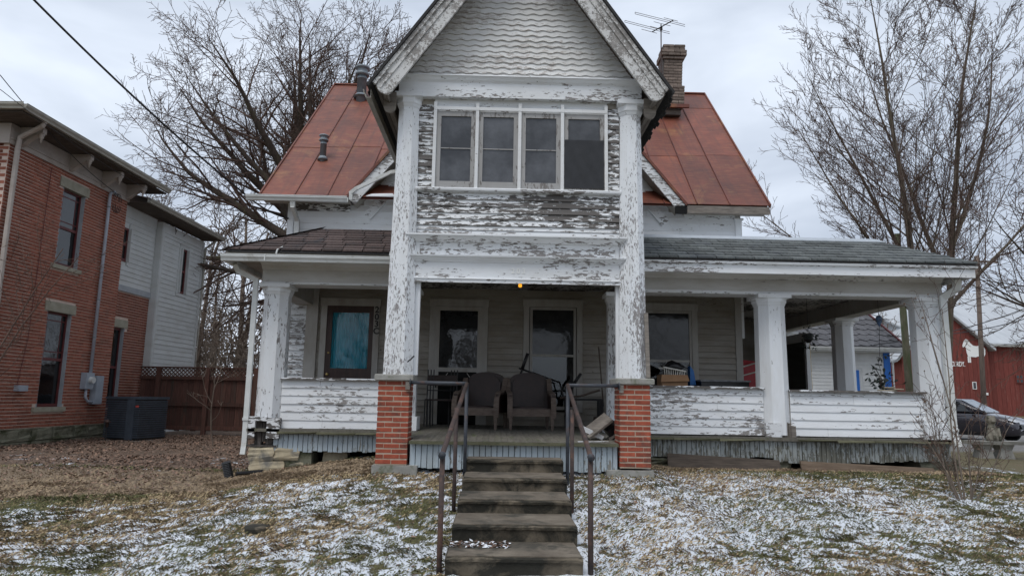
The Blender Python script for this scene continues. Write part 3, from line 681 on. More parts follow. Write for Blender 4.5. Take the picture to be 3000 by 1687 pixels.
B('roof_snow', 'snow', rr_, 1.98, 2.28, 10.20, 10.26, 3.005, 3.016)
for k in range(8):   # hip cap shingles
    a = np.array([XL0+.02, 10.20, 2.995]); d = np.array([-2.95, YT, ZT+.012]); p0 = a+(d-a)*(k/8); p1 = a+(d-a)*((k+1.15)/8)
    MB().hexa([p0+[-.14, .02, -.05], p0+[.0, -.02, .008], p1+[.0, -.02, .004], p1+[-.12, .05, -.06], p0+[-.14, .02, -.035], p0+[.04, -.05, .012], p1+[.04, -.05, .012], p1+[-.12, .05, -.045]]).build('hip_shingle', 'shingle_brown', rl)
# side beam of the right porch, ceiling
B('side_beam', 'paint_trim_in', H, 6.78, 7.08, 11.11, 17, 2.535, 2.80)
B('side_beam', 'paint_trim_in', H, -3.62, -3.32, 11.11, 12.48, 2.45, 2.80)
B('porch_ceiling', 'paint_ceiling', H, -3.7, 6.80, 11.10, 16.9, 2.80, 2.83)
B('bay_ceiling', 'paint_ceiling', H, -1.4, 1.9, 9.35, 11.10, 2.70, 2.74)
# ---- downspouts
def box_pipe(name, pts, w, d, mat, parent=H):
    mb = MB()
    for a, b_ in zip(pts, pts[1:]):
        dv = np.array(b_, float)-np.array(a, float); dv /= np.linalg.norm(dv); e = dv*.02
        up = (0, 1, 0) if abs(dv[1]) < .8 else (1, 0, 0)
        mb.bar(np.array(a)-e, np.array(b_)+e, w, d, up)
    return mb.build(name, mat, parent)
ds = box_pipe('downspout', [(-4.02, 10.5, 2.80), (-4.0, 10.6, 2.72), (-3.76, 10.72, 2.60), (-3.755, 10.72, .12), (-3.76, 10.70, -.02)], .075, .05, 'gutter_white')
B('strap', 'gutter_white', ds, -3.80, -3.71, 10.68, 10.76, .46, .50)
ds = box_pipe('downspout', [(7.17, 10.5, 2.79), (7.19, 10.55, 2.66), (7.02, 10.66, 2.53), (7.02, 10.66, .42), (7.05, 10.62, .25)], .105, .07, 'gutter_white')
B('strap', 'gutter_white', ds, 6.955, 7.085, 10.615, 10.70, .46, .50)
# ---- main walls
door = (-3.166, -2.117, .3, 2.58); scr = (-1.211, -.166, .3, 2.605); wn1 = (.481, 1.551, .62, 2.625); wn2 = (2.55, 3.648, .62, 2.603)
OPN = [door, scr, wn1, wn2]
mw = MB()
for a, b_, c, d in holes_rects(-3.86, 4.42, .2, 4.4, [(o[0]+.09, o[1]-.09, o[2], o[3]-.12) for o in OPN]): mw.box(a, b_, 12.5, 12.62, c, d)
mw = mw.build('front_wall', 'paint_dirt_shade', H)
boards(mw, (0, 12.5, 0), (1, 0, 0), (0, -1, 0), -3.22, 4.34, flz(12.4), 2.80, .105, 'paint_dirt_shade', holes=OPN, proud=.034)
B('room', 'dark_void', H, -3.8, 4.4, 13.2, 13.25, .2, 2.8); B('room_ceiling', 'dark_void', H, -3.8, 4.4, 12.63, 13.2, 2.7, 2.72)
boards(mw, (0, 12.5, 0), (1, 0, 0), (0, -1, 0), -3.86, -3.44, flz(12.4), 2.80, .105, 'paint_high_x', proud=.034)  # flaked white paint, lighter here to carry daylight from the open end
B('corner_board', 'paint_trim_in', mw, 4.34, 4.46, 12.46, 12.62, .2, 2.8); B('pilaster', 'paint_trim_in', mw, -3.43, -3.22, 12.44, 12.5, .3, 2.8)
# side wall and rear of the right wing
B('side_wall', 'paint_dirt_shade', H, 4.40, 4.46, 12.62, 16.6, .2, 4.3); B('rear_wall', 'paint_dirt_shade', H, 4.46, 7.0, 16.9, 16.98, .2, 2.8)
bd_ = B('back_door', 'dark_void', H, 5.1, 5.75, 16.86, 16.9, .35, 2.35); MB().box(5.75, 5.87, 16.84, 16.9, .35, 2.45).box(4.98, 5.1, 16.84, 16.9, .35, 2.45).box(5.1, 5.75, 16.84, 16.9, 2.35, 2.45).build('casing', 'paint_trim_in', bd_)
B('enclosed_window', 'paint_clean', H, 6.86, 6.94, 15.2, 16.4, .35, 2.4); B('window_pane', 'pane_dark', H, 6.842, 6.857, 15.3, 16.3, 1.15, 2.2)
for s, X0, X1 in ((-1, -3.88, -3.80), (1, 4.44, 4.52)): MB().box(X0, X1, 12.5, 20.4, 2.0 if s > 0 else -.3, 4.45).build('end_wall', 'paint_low_x', H)
# ---- wing walls above the porch roofs, clipped by the rakes of the cross gable
AP = (.33, 8.10); RK = 1.22
def rake_l(z): return AP[0]-(AP[1]-z)/RK
def rake_r(z): return AP[0]+(AP[1]-z)/RK
wl_ = MB().prism([(-3.87, 3.5), (-1.2, 3.5), (-1.2, rake_l(0) and 6.0), (rake_l(6.0)+.1, 6.0), (rake_l(4.42)+.1, 4.42), (-3.87, 4.42)], lambda a, b_, t: (a, t, b_), 12.505, 12.56).build('wing_wall', 'paint_low_x', H)
wr_ = MB().prism([(1.8, 3.5), (4.5, 3.5), (4.5, 4.42), (rake_r(4.42)-.1, 4.42), (rake_r(6.0)-.1, 6.0), (1.8, 6.0)], lambda a, b_, t: (a, t, b_), 12.505, 12.56).build('wing_wall', 'paint_low_x', H)
boards(wl_, (0, 12.505, 0), (1, 0, 0), (0, -1, 0), -3.78, -1.3, 3.62, 5.9, .118, 'paint_low_x', clip=lambda z, zt, a, b_: (max(a, rake_l(zt)+.16) if z > 4.28 else a, b_))
boards(wr_, (0, 12.505, 0), (1, 0, 0), (0, -1, 0), 1.9, 4.42, 3.62, 5.9, .118, 'paint_low_x', clip=lambda z, zt, a, b_: (a, min(b_, rake_r(zt)-.16) if z > 4.28 else b_))
B('corner_board', 'paint_low_z', wl_, -3.89, -3.78, 12.47, 12.56, 3.5, 4.42); B('corner_board', 'paint_mid_z', wr_, 4.41, 4.53, 12.47, 12.56, 3.5, 4.22); B('corner_cap', 'paint_mid_z', wr_, 4.39, 4.56, 12.45, 12.57, 4.20, 4.235)
# frieze with flaked off paint under the wing eaves
B('frieze_board', 'paint_strip', wl_, -3.76, -2.75, 12.455, 12.485, 4.20, 4.33); B('frieze_board', 'paint_mid_x', wr_, 3.45, 4.40, 12.455, 12.485, 4.24, 4.36)
for sgn, rk in ((-1, rake_l), (1, rake_r)):
    # rake boards and the diagonal frieze below the soffit
    def P(z, off, y): return np.array([rk(z)+sgn*off*-1, y, z])
    z0, z1 = 4.36, 7.9
    dirv = np.array([-sgn/RK, 0, 1.0]); dirv /= np.linalg.norm(dirv); nrm = np.array([sgn*-dirv[2], 0, -dirv[0]*sgn*-1*-1]); nrm = np.array([-dirv[2]*sgn, 0, dirv[0]*sgn])
    a = np.array([rk(z0), 12.14, z0]); b_ = np.array([rk(z1), 12.14, z1])
    MB().obox(a, b_-a, nrm*.17, (0, .035, 0)).build('rake_board', 'paint_high_x', H)
    MB().obox(a-nrm*.045+[0, -.03, 0], b_-a, nrm*.044, (0, .06, 0)).build('rake_drip_edge', 'roof_red', H)
    MB().obox(a+[0, .035, 0]+nrm*.12, b_-a, nrm*.03, (0, .35, 0)).build('rake_soffit', 'paint_dirt_shade', H)
    a2 = a+nrm*.30+[0, .315, 0]; MB().obox(a2, (b_-a)*.6, nrm*.15, (0, .035, 0)).build('gable_trim', 'paint_high_x', H)
    MB().obox(a2+nrm*.15+[0, -.02, 0], (b_-a)*.6, nrm*.025, (0, .05, 0)).build('gable_bead', 'paint_mid_x', H)
# cross gable roof slabs
for sgn, rk in ((-1, rake_l), (1, rake_r)):
    MB().hexa([(rk(4.40), 12.12, 4.40), (rk(4.40), 12.9, 4.40), (AP[0], 16.4, AP[1]), (AP[0], 12.12, AP[1]), (rk(4.40), 12.12, 4.45), (rk(4.40), 12.9, 4.45), (AP[0], 16.4, AP[1]+.05), (AP[0], 12.12, AP[1]+.05)]).build('cross_gable_roof', 'roof_red', H)
# ---- red standing seam main roof
EY, EZ, RY, RZ = 12.15, 4.39, 16.5, 8.55
mr = MB().hexa([(-4.28, EY+.03, EZ-.03), (4.92, EY+.03, EZ-.03), (5.12, RY, RZ-.04), (-4.18, RY, RZ-.04), (-4.28, EY+.03, EZ-.015), (4.92, EY+.03, EZ-.015), (5.12, RY, RZ-.025), (-4.18, RY, RZ-.025)]).build('main_roof', 'roof_red', H)
MB().hexa([(-4.18, RY, RZ-.03), (5.12, RY, RZ-.03), (5.0, 21, 4.4), (-4.3, 21, 4.4), (-4.18, RY, RZ-.01), (5.12, RY, RZ-.01), (5.0, 21, 4.42), (-4.3, 21, 4.42)]).build('rear_slope', 'roof_red', mr)
def rpt(u, t, lift=0):   # u: 0..1 along eave, t: up the slope
    x = (-4.31+9.26*u)*(1-t)+(-4.20+9.36*u)*t; return np.array([x, EY+(RY-EY)*t-lift*.69, EZ+(RZ-EZ)*t+lift*.72])
edges = [0, .058, .127, .19, .253, .316]; edges += [1-.316+.0, 1-.253, 1-.188, 1-.115, 1-.052, 1]
edges = [0, .067, .13, .195, .26, .33, .5, .66, .725, .79, .855, .92, 1]
for i, (a, b_) in enumerate(zip(edges, edges[1:])):
    off = .03*((i*7) % 3-1)
    ts = [0, .36+off*.3, .82+off*.2, 1]
    for t0, t1 in zip(ts, ts[1:]):
        l = .004+rnd.uniform(0, .004)
        p = [rpt(a+.001, t0, 0), rpt(b_-.001, t0, 0), rpt(b_-.001, t1+(.006 if t1 < 1 else 0), 0), rpt(a+.001, t1+(.006 if t1 < 1 else 0), 0)]
        up = np.array([0, -.69, .72]); lo_, hi_ = l+.006, l
        MB().hexa(p+[p[0]+up*lo_, p[1]+up*lo_, p[2]+up*hi_, p[3]+up*hi_]).build('roof_panel', 'roof_red', mr)
    if i:
        s_ = MB(); p0, p1 = rpt(a, 0, .014), rpt(a, 1, .014); s_.bar(p0, p1, .018, .028, (0, -.69, .72)); s_.build('roof_seam', 'roof_seam', mr)
MB().bar(rpt(0, 1, .012), rpt(1, 1, .012), .10, .03).build('ridge_cap', 'roof_red', mr)
for u in (0, 1): MB().bar(rpt(u, 0, .0), rpt(u, 1, .0), .03, .07, (0, -.69, .72)).build('roof_edge', 'roof_red', mr)
# snow left in the left valley
for q_ in ([(.205, .0), (.262, .0), (.255, .02), (.215, .015)], [(.192, .06), (.197, .05), (.205, .13), (.201, .14)], [(.245, .10), (.262, .12), (.27, .155), (.25, .12)], [(.285, .20), (.296, .22), (.298, .25), (.287, .22)]):
    pts = [rpt(u, t, .016) for u, t in q_]; pu = [p_+np.array([0, -.006, .008]) for p_ in pts]
    MB().hexa(pts+pu).build('snow_patch', 'snow', mr)
# wing eaves: gutter left, bare rotten fascia right
gutter('gutter', (-4.52, 12.12, 4.27), (-2.72, 12.12, 4.27), hgt=.095)
B('eave_board', 'wood_grey', H, -4.30, -2.72, 12.13, 12.16, 4.32, 4.375); B('eave_soffit', 'paint_dirt_shade', H, -4.30, -2.72, 12.16, 12.48, 4.33, 4.35)
B('eave_board', 'wood_grey', H, 3.42, 4.93, 12.13, 12.17, 4.225, 4.365); B('eave_soffit', 'paint_dirt_shade', H, 3.42, 4.93, 12.17, 12.48, 4.28, 4.30)
B('rot_hole', 'dark_void', H, 3.20, 3.41, 12.135, 12.17, 4.21, 4.36)
ds = box_pipe('downspout', [(-3.70, 12.10, 4.28), (-3.70, 12.12, 4.18), (-3.69, 12.40, 4.0), (-3.69, 12.42, 3.62)], .085, .06, 'gutter_white')
box_pipe('downspout', [(-1.75, 12.0, 4.86), (-1.95, 11.95, 4.80), (-2.56, 12.0, 4.50), (-2.66, 12.05, 4.44), (-2.66, 12.06, 4.33)], .06, .05, 'gutter_white')
# roof vents
def vent(c, r, h, cap):
    v_ = MB().lathe(c, [(r, -.35), (r, h*.75), (r*1.04, h*.75), (r*1.04, h*.8), (r, h*.8), (r, h)], 14).build('vent_pipe', 'pipe_grey', H, True)
    MB().lathe((c[0], c[1], c[2]+h), [(r*1.45, -.05*cap), (r*1.5, 0), (r*1.1, .02*cap), (r*1.1, .10*cap), (r*1.55, .11*cap), (r*1.5, .15*cap), (r*.6, .19*cap)], 16).build('vent_cap', 'pipe_grey', v_, True)
    MB().lathe((c[0], c[1], c[2]), [(r*1.7, -.02), (r*1.1, .05)], 14).build('vent_collar', 'pipe_grey', v_, True)
vent((-3.36, 15.75, 7.92), .115, .58, 1.1); vent((-3.52, 13.25, 5.47), .062, .40, .6)
# ---- chimney
chx, chy = 3.97, 15.35
ch = MB().box(chx-.20, chx+.20, chy-.20, chy+.20, 7.4, 9.05).build('chimney', 'mortar_dark', H)
CB = brick_mesh('chimney_brick', .205, .10, .062)
z = 7.62; k = 0
while z < 9.12:
    ex = 0
    if z < 8.12: ex = .05
    if z > 8.75: ex = .04
    if z > 8.86: ex = .075
    if z > 9.0: ex = .04
    h = .218+ex; tw = .0035*k
    for fx, fy, r in ((-1, 0, 1), (1, 0, 1), (0, -1, 0), (0, 1, 0)):
        n = 2 if not ex or True else 3; L = (2*h-.0)/2; o_ = (k % 2)*L*.5
        for q_ in range(3):
            c0 = -h+q_*L-o_; c1 = c0+L; c0, c1 = max(c0, -h), min(c1, h-.0)
            if c1-c0 < .05: continue
            mid, ln = (c0+c1)/2, (c1-c0-.01)
            if r: loc = (chx+fx*(h-.05)+tw, chy+mid, z)
            else: loc = (chx+mid+tw, chy+fy*(h-.051), z)
            o = mobj('brick', CB, 'brick_grey', ch, loc, (rnd.uniform(-.01, .01), rnd.uniform(-.01, .01), r*math.pi/2+rnd.uniform(-.012, .012))); o.scale = (ln/.205, 1, 1)
    z += .0735; k += 1
B('flashing', 'roof_red', ch, chx-.36, chx+.36, chy-.36, chy-.30, 7.52, 7.60)
# antenna
an = thing('tv_antenna', (chx-.2, chy-.2, 9.1), 'rusty old rooftop aerial on a thin mast beside the chimney', 'antenna')
MB().tube([(3.72, 15.1, 8.4), (3.735, 15.1, 9.62)], .014, 6).build('mast', 'iron_rust', an)
bmv = [np.array([3.52, 15.1, 9.42]), np.array([3.98, 14.9, 9.62])]
MB().tube(bmv, .013, 6).build('boom', 'black_metal', an)
for t, l in ((.0, .28), (.16, .82), (.30, .22), (.62, .30), (.80, .9), (1.0, .25)):
    c_ = bmv[0]+(bmv[1]-bmv[0])*t; d_ = np.array([-.72, .35, .40]); d_ /= np.linalg.norm(d_)
    a_ = c_+d_*l; b2 = c_-d_*l*.45
    mb = MB().tube([b2, a_], .006, 5)
    if l > .5: mb.tube([b2+[0, 0, .045], a_+[0, 0, .045]], .006, 5); mb.tube([a_, a_+[0, 0, .045]], .006, 5)
    mb.build('element', 'iron_rust', an)
MB().box(3.71, 3.76, 15.06, 15.11, 9.46, 9.54).build('bracket', 'black_metal', an)

# ================================================================== front gable bay
CXB = .265
bx0, bx1 = -1.15, 1.66
YB = 9.22
# porch header, two fascias with mouldings
hd = B('porch_header', 'paint_mid_x', H, -1.13, 1.66, YB-.03, YB+.13, 2.40, 2.74)
MB().extr(-1.15, 1.672, [(YB-.03, 2.375), (YB-.03, 2.44), (YB-.055, 2.44), (YB-.06, 2.425), (YB-.045, 2.41), (YB-.045, 2.375)]).build('header_bead', 'paint_mid_x', hd)
MB().extr(-1.24, 1.745, [(YB-.03, 2.655), (YB-.03, 2.735), (YB-.125, 2.735), (YB-.12, 2.718), (YB-.08, 2.70), (YB-.065, 2.68), (YB-.05, 2.675), (YB-.045, 2.655)]).build('header_cornice', 'paint_mid_x', hd)
B('upper_fascia', 'paint_high_x', hd, -1.12, 1.645, YB-.02, YB+.1, 2.74, 2.96)
for xx in (-1.12, 1.59): B('end_block', 'paint_mid_z', hd, xx, xx+.055, YB-.026, YB-.018, 2.74, 2.95)
MB().extr(-1.25, 1.73, [(YB-.02, 2.93), (YB-.02, 3.02), (YB-.15, 3.02), (YB-.15, 3.0), (YB-.11, 2.985), (YB-.075, 2.955), (YB-.05, 2.93)]).build('belt_cornice', 'paint_mid_x', hd)
MB().hexa([(-1.22, YB-.12, 3.015), (1.72, YB-.12, 3.012), (1.72, YB, 3.04), (-1.22, YB, 3.04), (-1.22, YB-.12, 3.028), (1.72, YB-.12, 3.024), (1.72, YB, 3.055), (-1.22, YB, 3.055)]).build('water_table', 'wood_rot', hd)
# inner jambs beside the piers
B('jamb', 'paint_low_z', hd, -1.105, -1.04, YB+.02, YB+.10, 1.135, 2.40); B('jamb', 'paint_mid_z', hd, 1.60, 1.655, YB+.02, YB+.10, 1.135, 2.40)
# spandrel of badly flaked siding
sp_ = B('bay_wall', 'paint_dirt_shade', H, -1.42, 1.95, YB+.02, YB+.07, 2.98, 5.0)
boards(sp_, (0, YB+.02, 0), (1, 0, 0), (0, -1, 0), bx0, bx1, 3.05, 3.17, .06, 'paint_high_x', joints=False)
boards(sp_, (0, YB+.02, 0), (1, 0, 0), (0, -1, 0), bx0, bx1, 3.17, 3.63, .0925, 'paint_panel', joints=False, proud=.024, jit=.004)
boards(sp_, (0, YB+.02, 0), (1, 0, 0), (0, -1, 0), bx0, -.93, 3.70, 4.90, .1005, 'paint_strip', joints=False, proud=.022)
boards(sp_, (0, YB+.02, 0), (1, 0, 0), (0, -1, 0), 1.49, bx1, 3.70, 4.90, .1005, 'paint_strip', joints=False, proud=.022)
MB().extr(bx0, bx1+.01, [(YB+.02, 3.635), (YB+.02, 3.70), (YB-.06, 3.69), (YB-.065, 3.675), (YB-.06, 3.65), (YB-.03, 3.635)]).build('window_sill', 'paint_high_x', sp_)
B('window_head', 'paint_mid_x', sp_, -.93, 1.49, YB-.0, YB+.02, 4.80, 5.0)
posts = [-.915, -.329, .265, .860, 1.472]
for xx in posts: B('screen_post', 'paint_clean', sp_, xx-.022, xx+.022, YB-.045, YB-.005, 3.69, 4.93)
B('screen_rail', 'paint_clean', sp_, -.935, 1.492, YB-.049, YB-.046, 4.815, 4.86)
for i, (a, b_) in enumerate(zip(posts, posts[1:])):
    a, b_ = a+.022, b_-.022; wd = thing_ = MB()
    f = .062; zb, zt_ = 3.705, 4.80
    wd.box(a, a+f, YB-.02, YB+.015, zb, zt_).box(b_-f, b_, YB-.02, YB+.015, zb, zt_).box(a+f, b_-f, YB-.02, YB+.015, zt_-.07, zt_).box(a+f, b_-f, YB-.02, YB+.015, zb, zb+.085)
    win = wd.build('bay_window', 'paint_sash', H)
    B('pane', 'pane_screen', win, a+f, b_-f, YB+.0, YB+.004, zb+.085, zt_-.07)
    B('mid_rail', 'paint_sash', win, a+f, b_-f, YB-.012, YB-.001, 4.258, 4.271)
    if i == 3:
        n_ = 14; rg = []
        for k in range(n_+1):
            z_ = 3.72+(4.42-3.72)*k/n_; rg.append([(a+.01+(b_-a-.02)*j/12, YB-.028-.006*math.sin(j*1.7+k*.9)-.004*rnd.random(), z_) for j in range(13)])
        MB().loft(rg, False, False).build('black_sheet', 'plastic_black', win, True)
# frieze, caps and gable field
fr_ = B('gable_frieze', 'paint_mid_x', H, -1.43, 1.965, YB-.09, YB+.10, 4.985, 5.20)
MB().extr(-1.45, 1.985, [(YB-.09, 5.19), (YB-.09, 5.285), (YB-.16, 5.285), (YB-.165, 5.27), (YB-.14, 5.25), (YB-.12, 5.22), (YB-.10, 5.205)]).build('gable_moulding', 'paint_low_x', fr_)
APB = 7.75; KB = 1.42
def gx(z): return (APB-z)/KB-.10
gf = MB().prism([(CXB-gx(5.28)-.1, 5.28), (CXB+gx(5.28)+.1, 5.28), (CXB, APB-.1)], lambda a, b_, t: (a, t, b_), YB-.02, YB+.05).build('gable_wall', 'paint_gable', H)
z = 5.285; r_ = 0
while z < 7.45:
    w = gx(z)+.02; n_ = max(6, int(2*w/.0135)); lo1 = []; hi1 = []; xs_ = [CXB-w+2*w*j/n_ for j in range(n_+1)]
    ph = rnd.uniform(0, 6.28)*.25+(r_ % 2)*.6
    zb = [z+.0115*math.sin(2*math.pi*x_/.195+ph)+.003*math.sin(x_*3+r_) for x_ in xs_]; pr = .028+rnd.uniform(0, .005)
    if r_ == 0: zb = [z]*len(xs_)
    mb = MB(); ringsA = [[(x_, YB-.02-pr, zz), (x_, YB-.02, zz), (x_, YB-.022, z+.104), (x_, YB-.028, z+.104)] for x_, zz in zip(xs_, zb)]
    mb.loft(ringsA).build('scalloped_shingle_row', 'paint_gable', gf); z += .083; r_ += 1
# barge boards with rounded feet
for sgn in (-1, 1):
    foot = np.array([CXB+sgn*1.965, 4.96]); ap = np.array([CXB, APB]); d = (ap-foot)/np.linalg.norm(ap-foot); nn = np.array([-d[1]*sgn, d[0]*sgn])*1.0
    if nn[1] > 0: nn = -nn
    wdt = .225
    poly = [tuple(ap), tuple(foot+d*.02)]
    for k in range(7):
        a = math.pi*k/6; poly.append(tuple(foot+d*.06+nn*(wdt/2-wdt/2*math.cos(a))*1.0-d*(.085*math.sin(a))))
    poly += [tuple(foot+nn*wdt+d*.08), (CXB, APB-wdt/abs(nn[1])*1.0)]
    bb = MB().prism(poly, lambda a, b_, t: (a, t, b_), 8.79, 8.83).build('barge_board', 'paint_barge', H)
    q0, q1 = foot-nn*.0+d*.02, ap
    MB().prism([tuple(q0), tuple(q1), (q1[0], q1[1]+.085), tuple(q0-nn*.05)], lambda a, b_, t: (a, t, b_), 8.765, 8.84).build('barge_crown', 'paint_barge', bb)
    MB().prism([tuple(q0+nn*.06), (q1[0], q1[1]-.105), (q1[0], q1[1]-.15), tuple(q0+nn*.085)], lambda a, b_, t: (a, t, b_), 8.775, 8.789).build('barge_bead', 'paint_barge', bb)
    # roof slab
    f2 = foot-nn*.055-d*.06; a2 = np.array([CXB, APB+.10])
    MB().prism([tuple(f2), tuple(a2), (a2[0], a2[1]+.06), tuple(f2-nn*.035)], lambda a, b_, t: (a, t, b_), 8.74, 14.2).build('bay_roof', 'shingle_black', H)
    MB().prism([tuple(foot+nn*.10), (CXB, APB-.15), (CXB, APB-.10), tuple(foot+nn*.07)], lambda a, b_, t: (a, t, b_), 8.83, 12.5).build('bay_soffit', 'wood_plank', H)
    MB().prism([tuple(foot), tuple(foot+nn*.2), tuple(foot+nn*.2+d*.03), tuple(foot+d*.03)], lambda a, b_, t: (a, t, b_), 8.83, 12.5).build('eave_return', 'wood_grey', H)
    for k in range(26):   # ragged shingle ends along the eave
        yy = 8.9+k*.135; s2 = foot-nn*.06; L = .10+rnd.uniform(-.03, .06)
        if sgn < 0 and k % 2: continue
        MB().prism([tuple(s2), tuple(s2-d*L*.8), tuple(s2-d*L*.8-nn*.012), tuple(s2-nn*.012)], lambda a, b_, t: (a, t, b_), yy, yy+.115).build('eave_shingle', 'shingle_black', H)
# pendant scallops under the feet
for sgn in (-1, 1):
    xx = CXB+sgn*1.80
    MB().prism([(xx-.085, 5.0), (xx+.085, 5.0)]+[(xx+.085*math.cos(a), 4.80-.10*math.sin(a)) for a in [math.pi*k/8 for k in range(9)]], lambda a, b_, t: (a, t, b_), 9.06, 9.10).build('pendant', 'wood_grey', H)
for X0 in (-1.42, 1.93): B('bay_side_wall', 'paint_dirt_shade', H, X0, X0+.03, YB+.08, 12.5, 2.75, 5.2)
gutter('bay_gutter', (-1.76, 8.86, 4.82), (-1.76, 12.0, 4.84), 'gutter_tan', .12, .11, (-1, 0, 0))
# ---- front door with curtain
dr = B('front_door', 'door_brown', H, -3.062, -2.965, 12.475, 12.52, .38, 2.455)
B('stile', 'door_brown', dr, -2.305, -2.221, 12.475, 12.52, .38, 2.455); B('top_rail', 'door_brown', dr, -2.965, -2.305, 12.475, 12.52, 2.33, 2.455); B('lock_rail', 'door_brown', dr, -2.965, -2.305, 12.475, 12.52, 1.10, 1.33); B('lower_panel', 'door_brown', dr, -2.965, -2.305, 12.49, 12.51, .38, 1.10)
B('pane', 'pane_clear', dr, -2.965, -2.305, 12.492, 12.495, 1.33, 2.33)
rg = []
for k in range(9):
    z_ = 1.30+1.05*k/8; rg.append([(-2.97+.67*j/70, 12.53+.018*math.sin(j*.93+.25*math.sin(k*.7))+.008*math.sin(j*2.3), z_) for j in range(71)])
MB().loft(rg, False, False).build('curtain', 'curtain', dr, True)
MB().lathe((-3.0, 12.455, 1.22), [(.0, -.03), (.022, -.02), (.03, 0), (.022, .02), (.0, .03)], 12).build('knob', 'brass', dr, True)
MB().lathe((-3.0, 12.47, 1.60), [(.0, -.02), (.018, -.012), (.018, .012), (.0, .02)], 12).build('deadbolt', 'brass', dr, True)
def casing(o, name='casing', w=.105, head=.13, parent=mw):
    x0, x1, z0, z1 = o; mb = MB(); mb.box(x0, x0+w, 12.455, 12.5, z0, z1-head).box(x1-w, x1, 12.455, 12.5, z0, z1-head).box(x0-.012, x1+.012, 12.450, 12.5, z1-head, z1).box(x0-.02, x1+.02, 12.435, 12.5, z1-.018, z1+.006)
    return mb.build(name, 'paint_trim_in', parent)
for o in OPN: casing(o)
# ---- screen door and porch windows
sx0, sx1 = -1.105, -.272
sdr = MB().box(sx0, sx0+.075, 12.46, 12.495, .38, 2.47).box(sx1-.075, sx1, 12.46, 12.495, .38, 2.47).box(sx0+.075, sx1-.075, 12.46, 12.495, 2.40, 2.47).box(sx0+.075, sx1-.075, 12.46, 12.495, 1.30, 1.375).build('screen_door', 'paint_trim_in', H)
B('pane', 'pane_dark', sdr, sx0+.075, sx1-.075, 12.475, 12.479, 1.375, 2.40); B('mesh_panel', 'dark_void', sdr, sx0+.075, sx1-.075, 12.475, 12.479, .40, 1.30)
MB().bar((sx0+.035, 12.445, 1.02), (sx0+.035, 12.445, 1.22), .02, .03, (0, 1, 0)).build('handle', 'black_metal', sdr)
for a_, b2 in (((-1.02, 12.468, 1.06), (-.86, 12.468, 1.28)), ((-.52, 12.468, 1.28), (-.36, 12.468, 1.06))): MB().bar(a_, b2, .012, .008, (0, 1, 0)).build('brace', 'paint_trim_in', sdr)
def porch_window(x0, x1, z0, z1, zm):
    f = .045; w_ = MB().box(x0, x0+f, 12.47, 12.51, z0, z1).box(x1-f, x1, 12.47, 12.51, z0, z1).box(x0+f, x1-f, 12.47, 12.51, z1-f, z1).box(x0+f, x1-f, 12.47, 12.51, z0, z0+.06).box(x0+f, x1-f, 12.475, 12.515, zm-.02, zm+.02).build('porch_window', 'paint_trim_in', H)
    B('pane', 'pane_porch', w_, x0+f, x1-f, 12.49, 12.494, zm+.02, z1-f); B('pane', 'pane_clear', w_, x0+f, x1-f, 12.500, 12.504, z0+.06, zm-.02)
    return w_
porch_window(.60, 1.435, .66, 2.49, 1.62); porch_window(2.66, 3.54, .66, 2.47, 1.56)
# ---- house numbers and porch lamp
def text(s_, size, mat, name, parent, fn, ext=.006, bold=.0):
    cu_ = bpy.data.curves.new('t', 'FONT'); cu_.body = s_; cu_.size = size; cu_.extrude = ext; cu_.offset = bold; cu_.align_x = 'CENTER'
    to = bpy.data.objects.new('t', cu_); me = bpy.data.meshes.new_from_object(to); bpy.data.objects.remove(to)
    for v_ in me.vertices: v_.co = Vector(fn(v_.co.x, v_.co.y, v_.co.z))
    me.materials.clear(); return mobj(name, me, mat, parent)
for k, ch_ in enumerate('203C'):
    zz = 2.335-k*.128; text(ch_, .155, 'black_paint', 'number_digit', mw, lambda a, b_, c, zz=zz: (-2.165+a, 12.447-c, zz+b_), .004, .004)
for k, ch_ in enumerate('203'):
    text(ch_, .10, 'white_paint', 'number_digit', hd, lambda a, b_, c, k=k: (.275+(k-1)*.072+a, YB-.034-c, 2.515+b_), .004, .002)
lp = MB().lathe((.31, 9.62, 2.66), [(.03, .04), (.05, .03), (.05, .0), (.03, -.01)], 12).build('porch_lamp', 'paint_dirt_shade', H)
MB().lathe((.305, 9.30, 2.375), [(.008, .03), (.022, .012), (.026, -.012), (.018, -.028), (.006, -.032)], 14).build('orange_bulb', 'bulb', H, True)
# hook on the left column
MB().tube([(-1.15, 9.06, 1.30), (-1.10, 8.99, 1.33), (-1.06, 8.97, 1.37)], .009, 6).build('iron_hook', 'black_metal', H)

# ================================================================== concrete steps and handrails
st = thing('concrete_steps', (.22, 7.6, -.5), 'flight of five mossy concrete steps leading up to the porch', 'steps')
SY = [8.74, 8.14, 7.51, 6.885, 6.29]; SZ = [.104, -.052, -.201, -.345, -.506]; SX = [.252, .238, .224, .21, .19]
for k in range(5):
    y0 = SY[k]; y1 = 9.09 if k == 0 else SY[k-1]+.03; z1 = SZ[k]; z0 = (SZ[k+1] if k < 4 else -.70)-.03
    hw = .60+.0*k; n_ = 26; top = []; rings = []
    prof = [(y0+.02, z0), (y0+.012, z1-.045), (y0-.008, z1-.038), (y0-.012, z1-.014), (y0+.004, z1-.002), (y0+.08, z1+.004), (y1, z1+.006), (y1, z0)]
    for j in range(n_+1):
        xx = SX[k]-hw+2*hw*j/n_; e = .012 if j in (0, n_) else 0
        rings.append([(xx, yy+rnd.uniform(-.004, .004), zz+rnd.uniform(-.003, .003)-(e if zz > z1-.05 else 0)) for yy, zz in prof])
    so2 = MB().loft(rings).build('step', 'concrete_steps', st)
    B('tread_surface', 'concrete_tread', so2, SX[k]-hw+.015, SX[k]+hw-.015, y0+.01, y1-.005, z1-.0, z1+.0105)
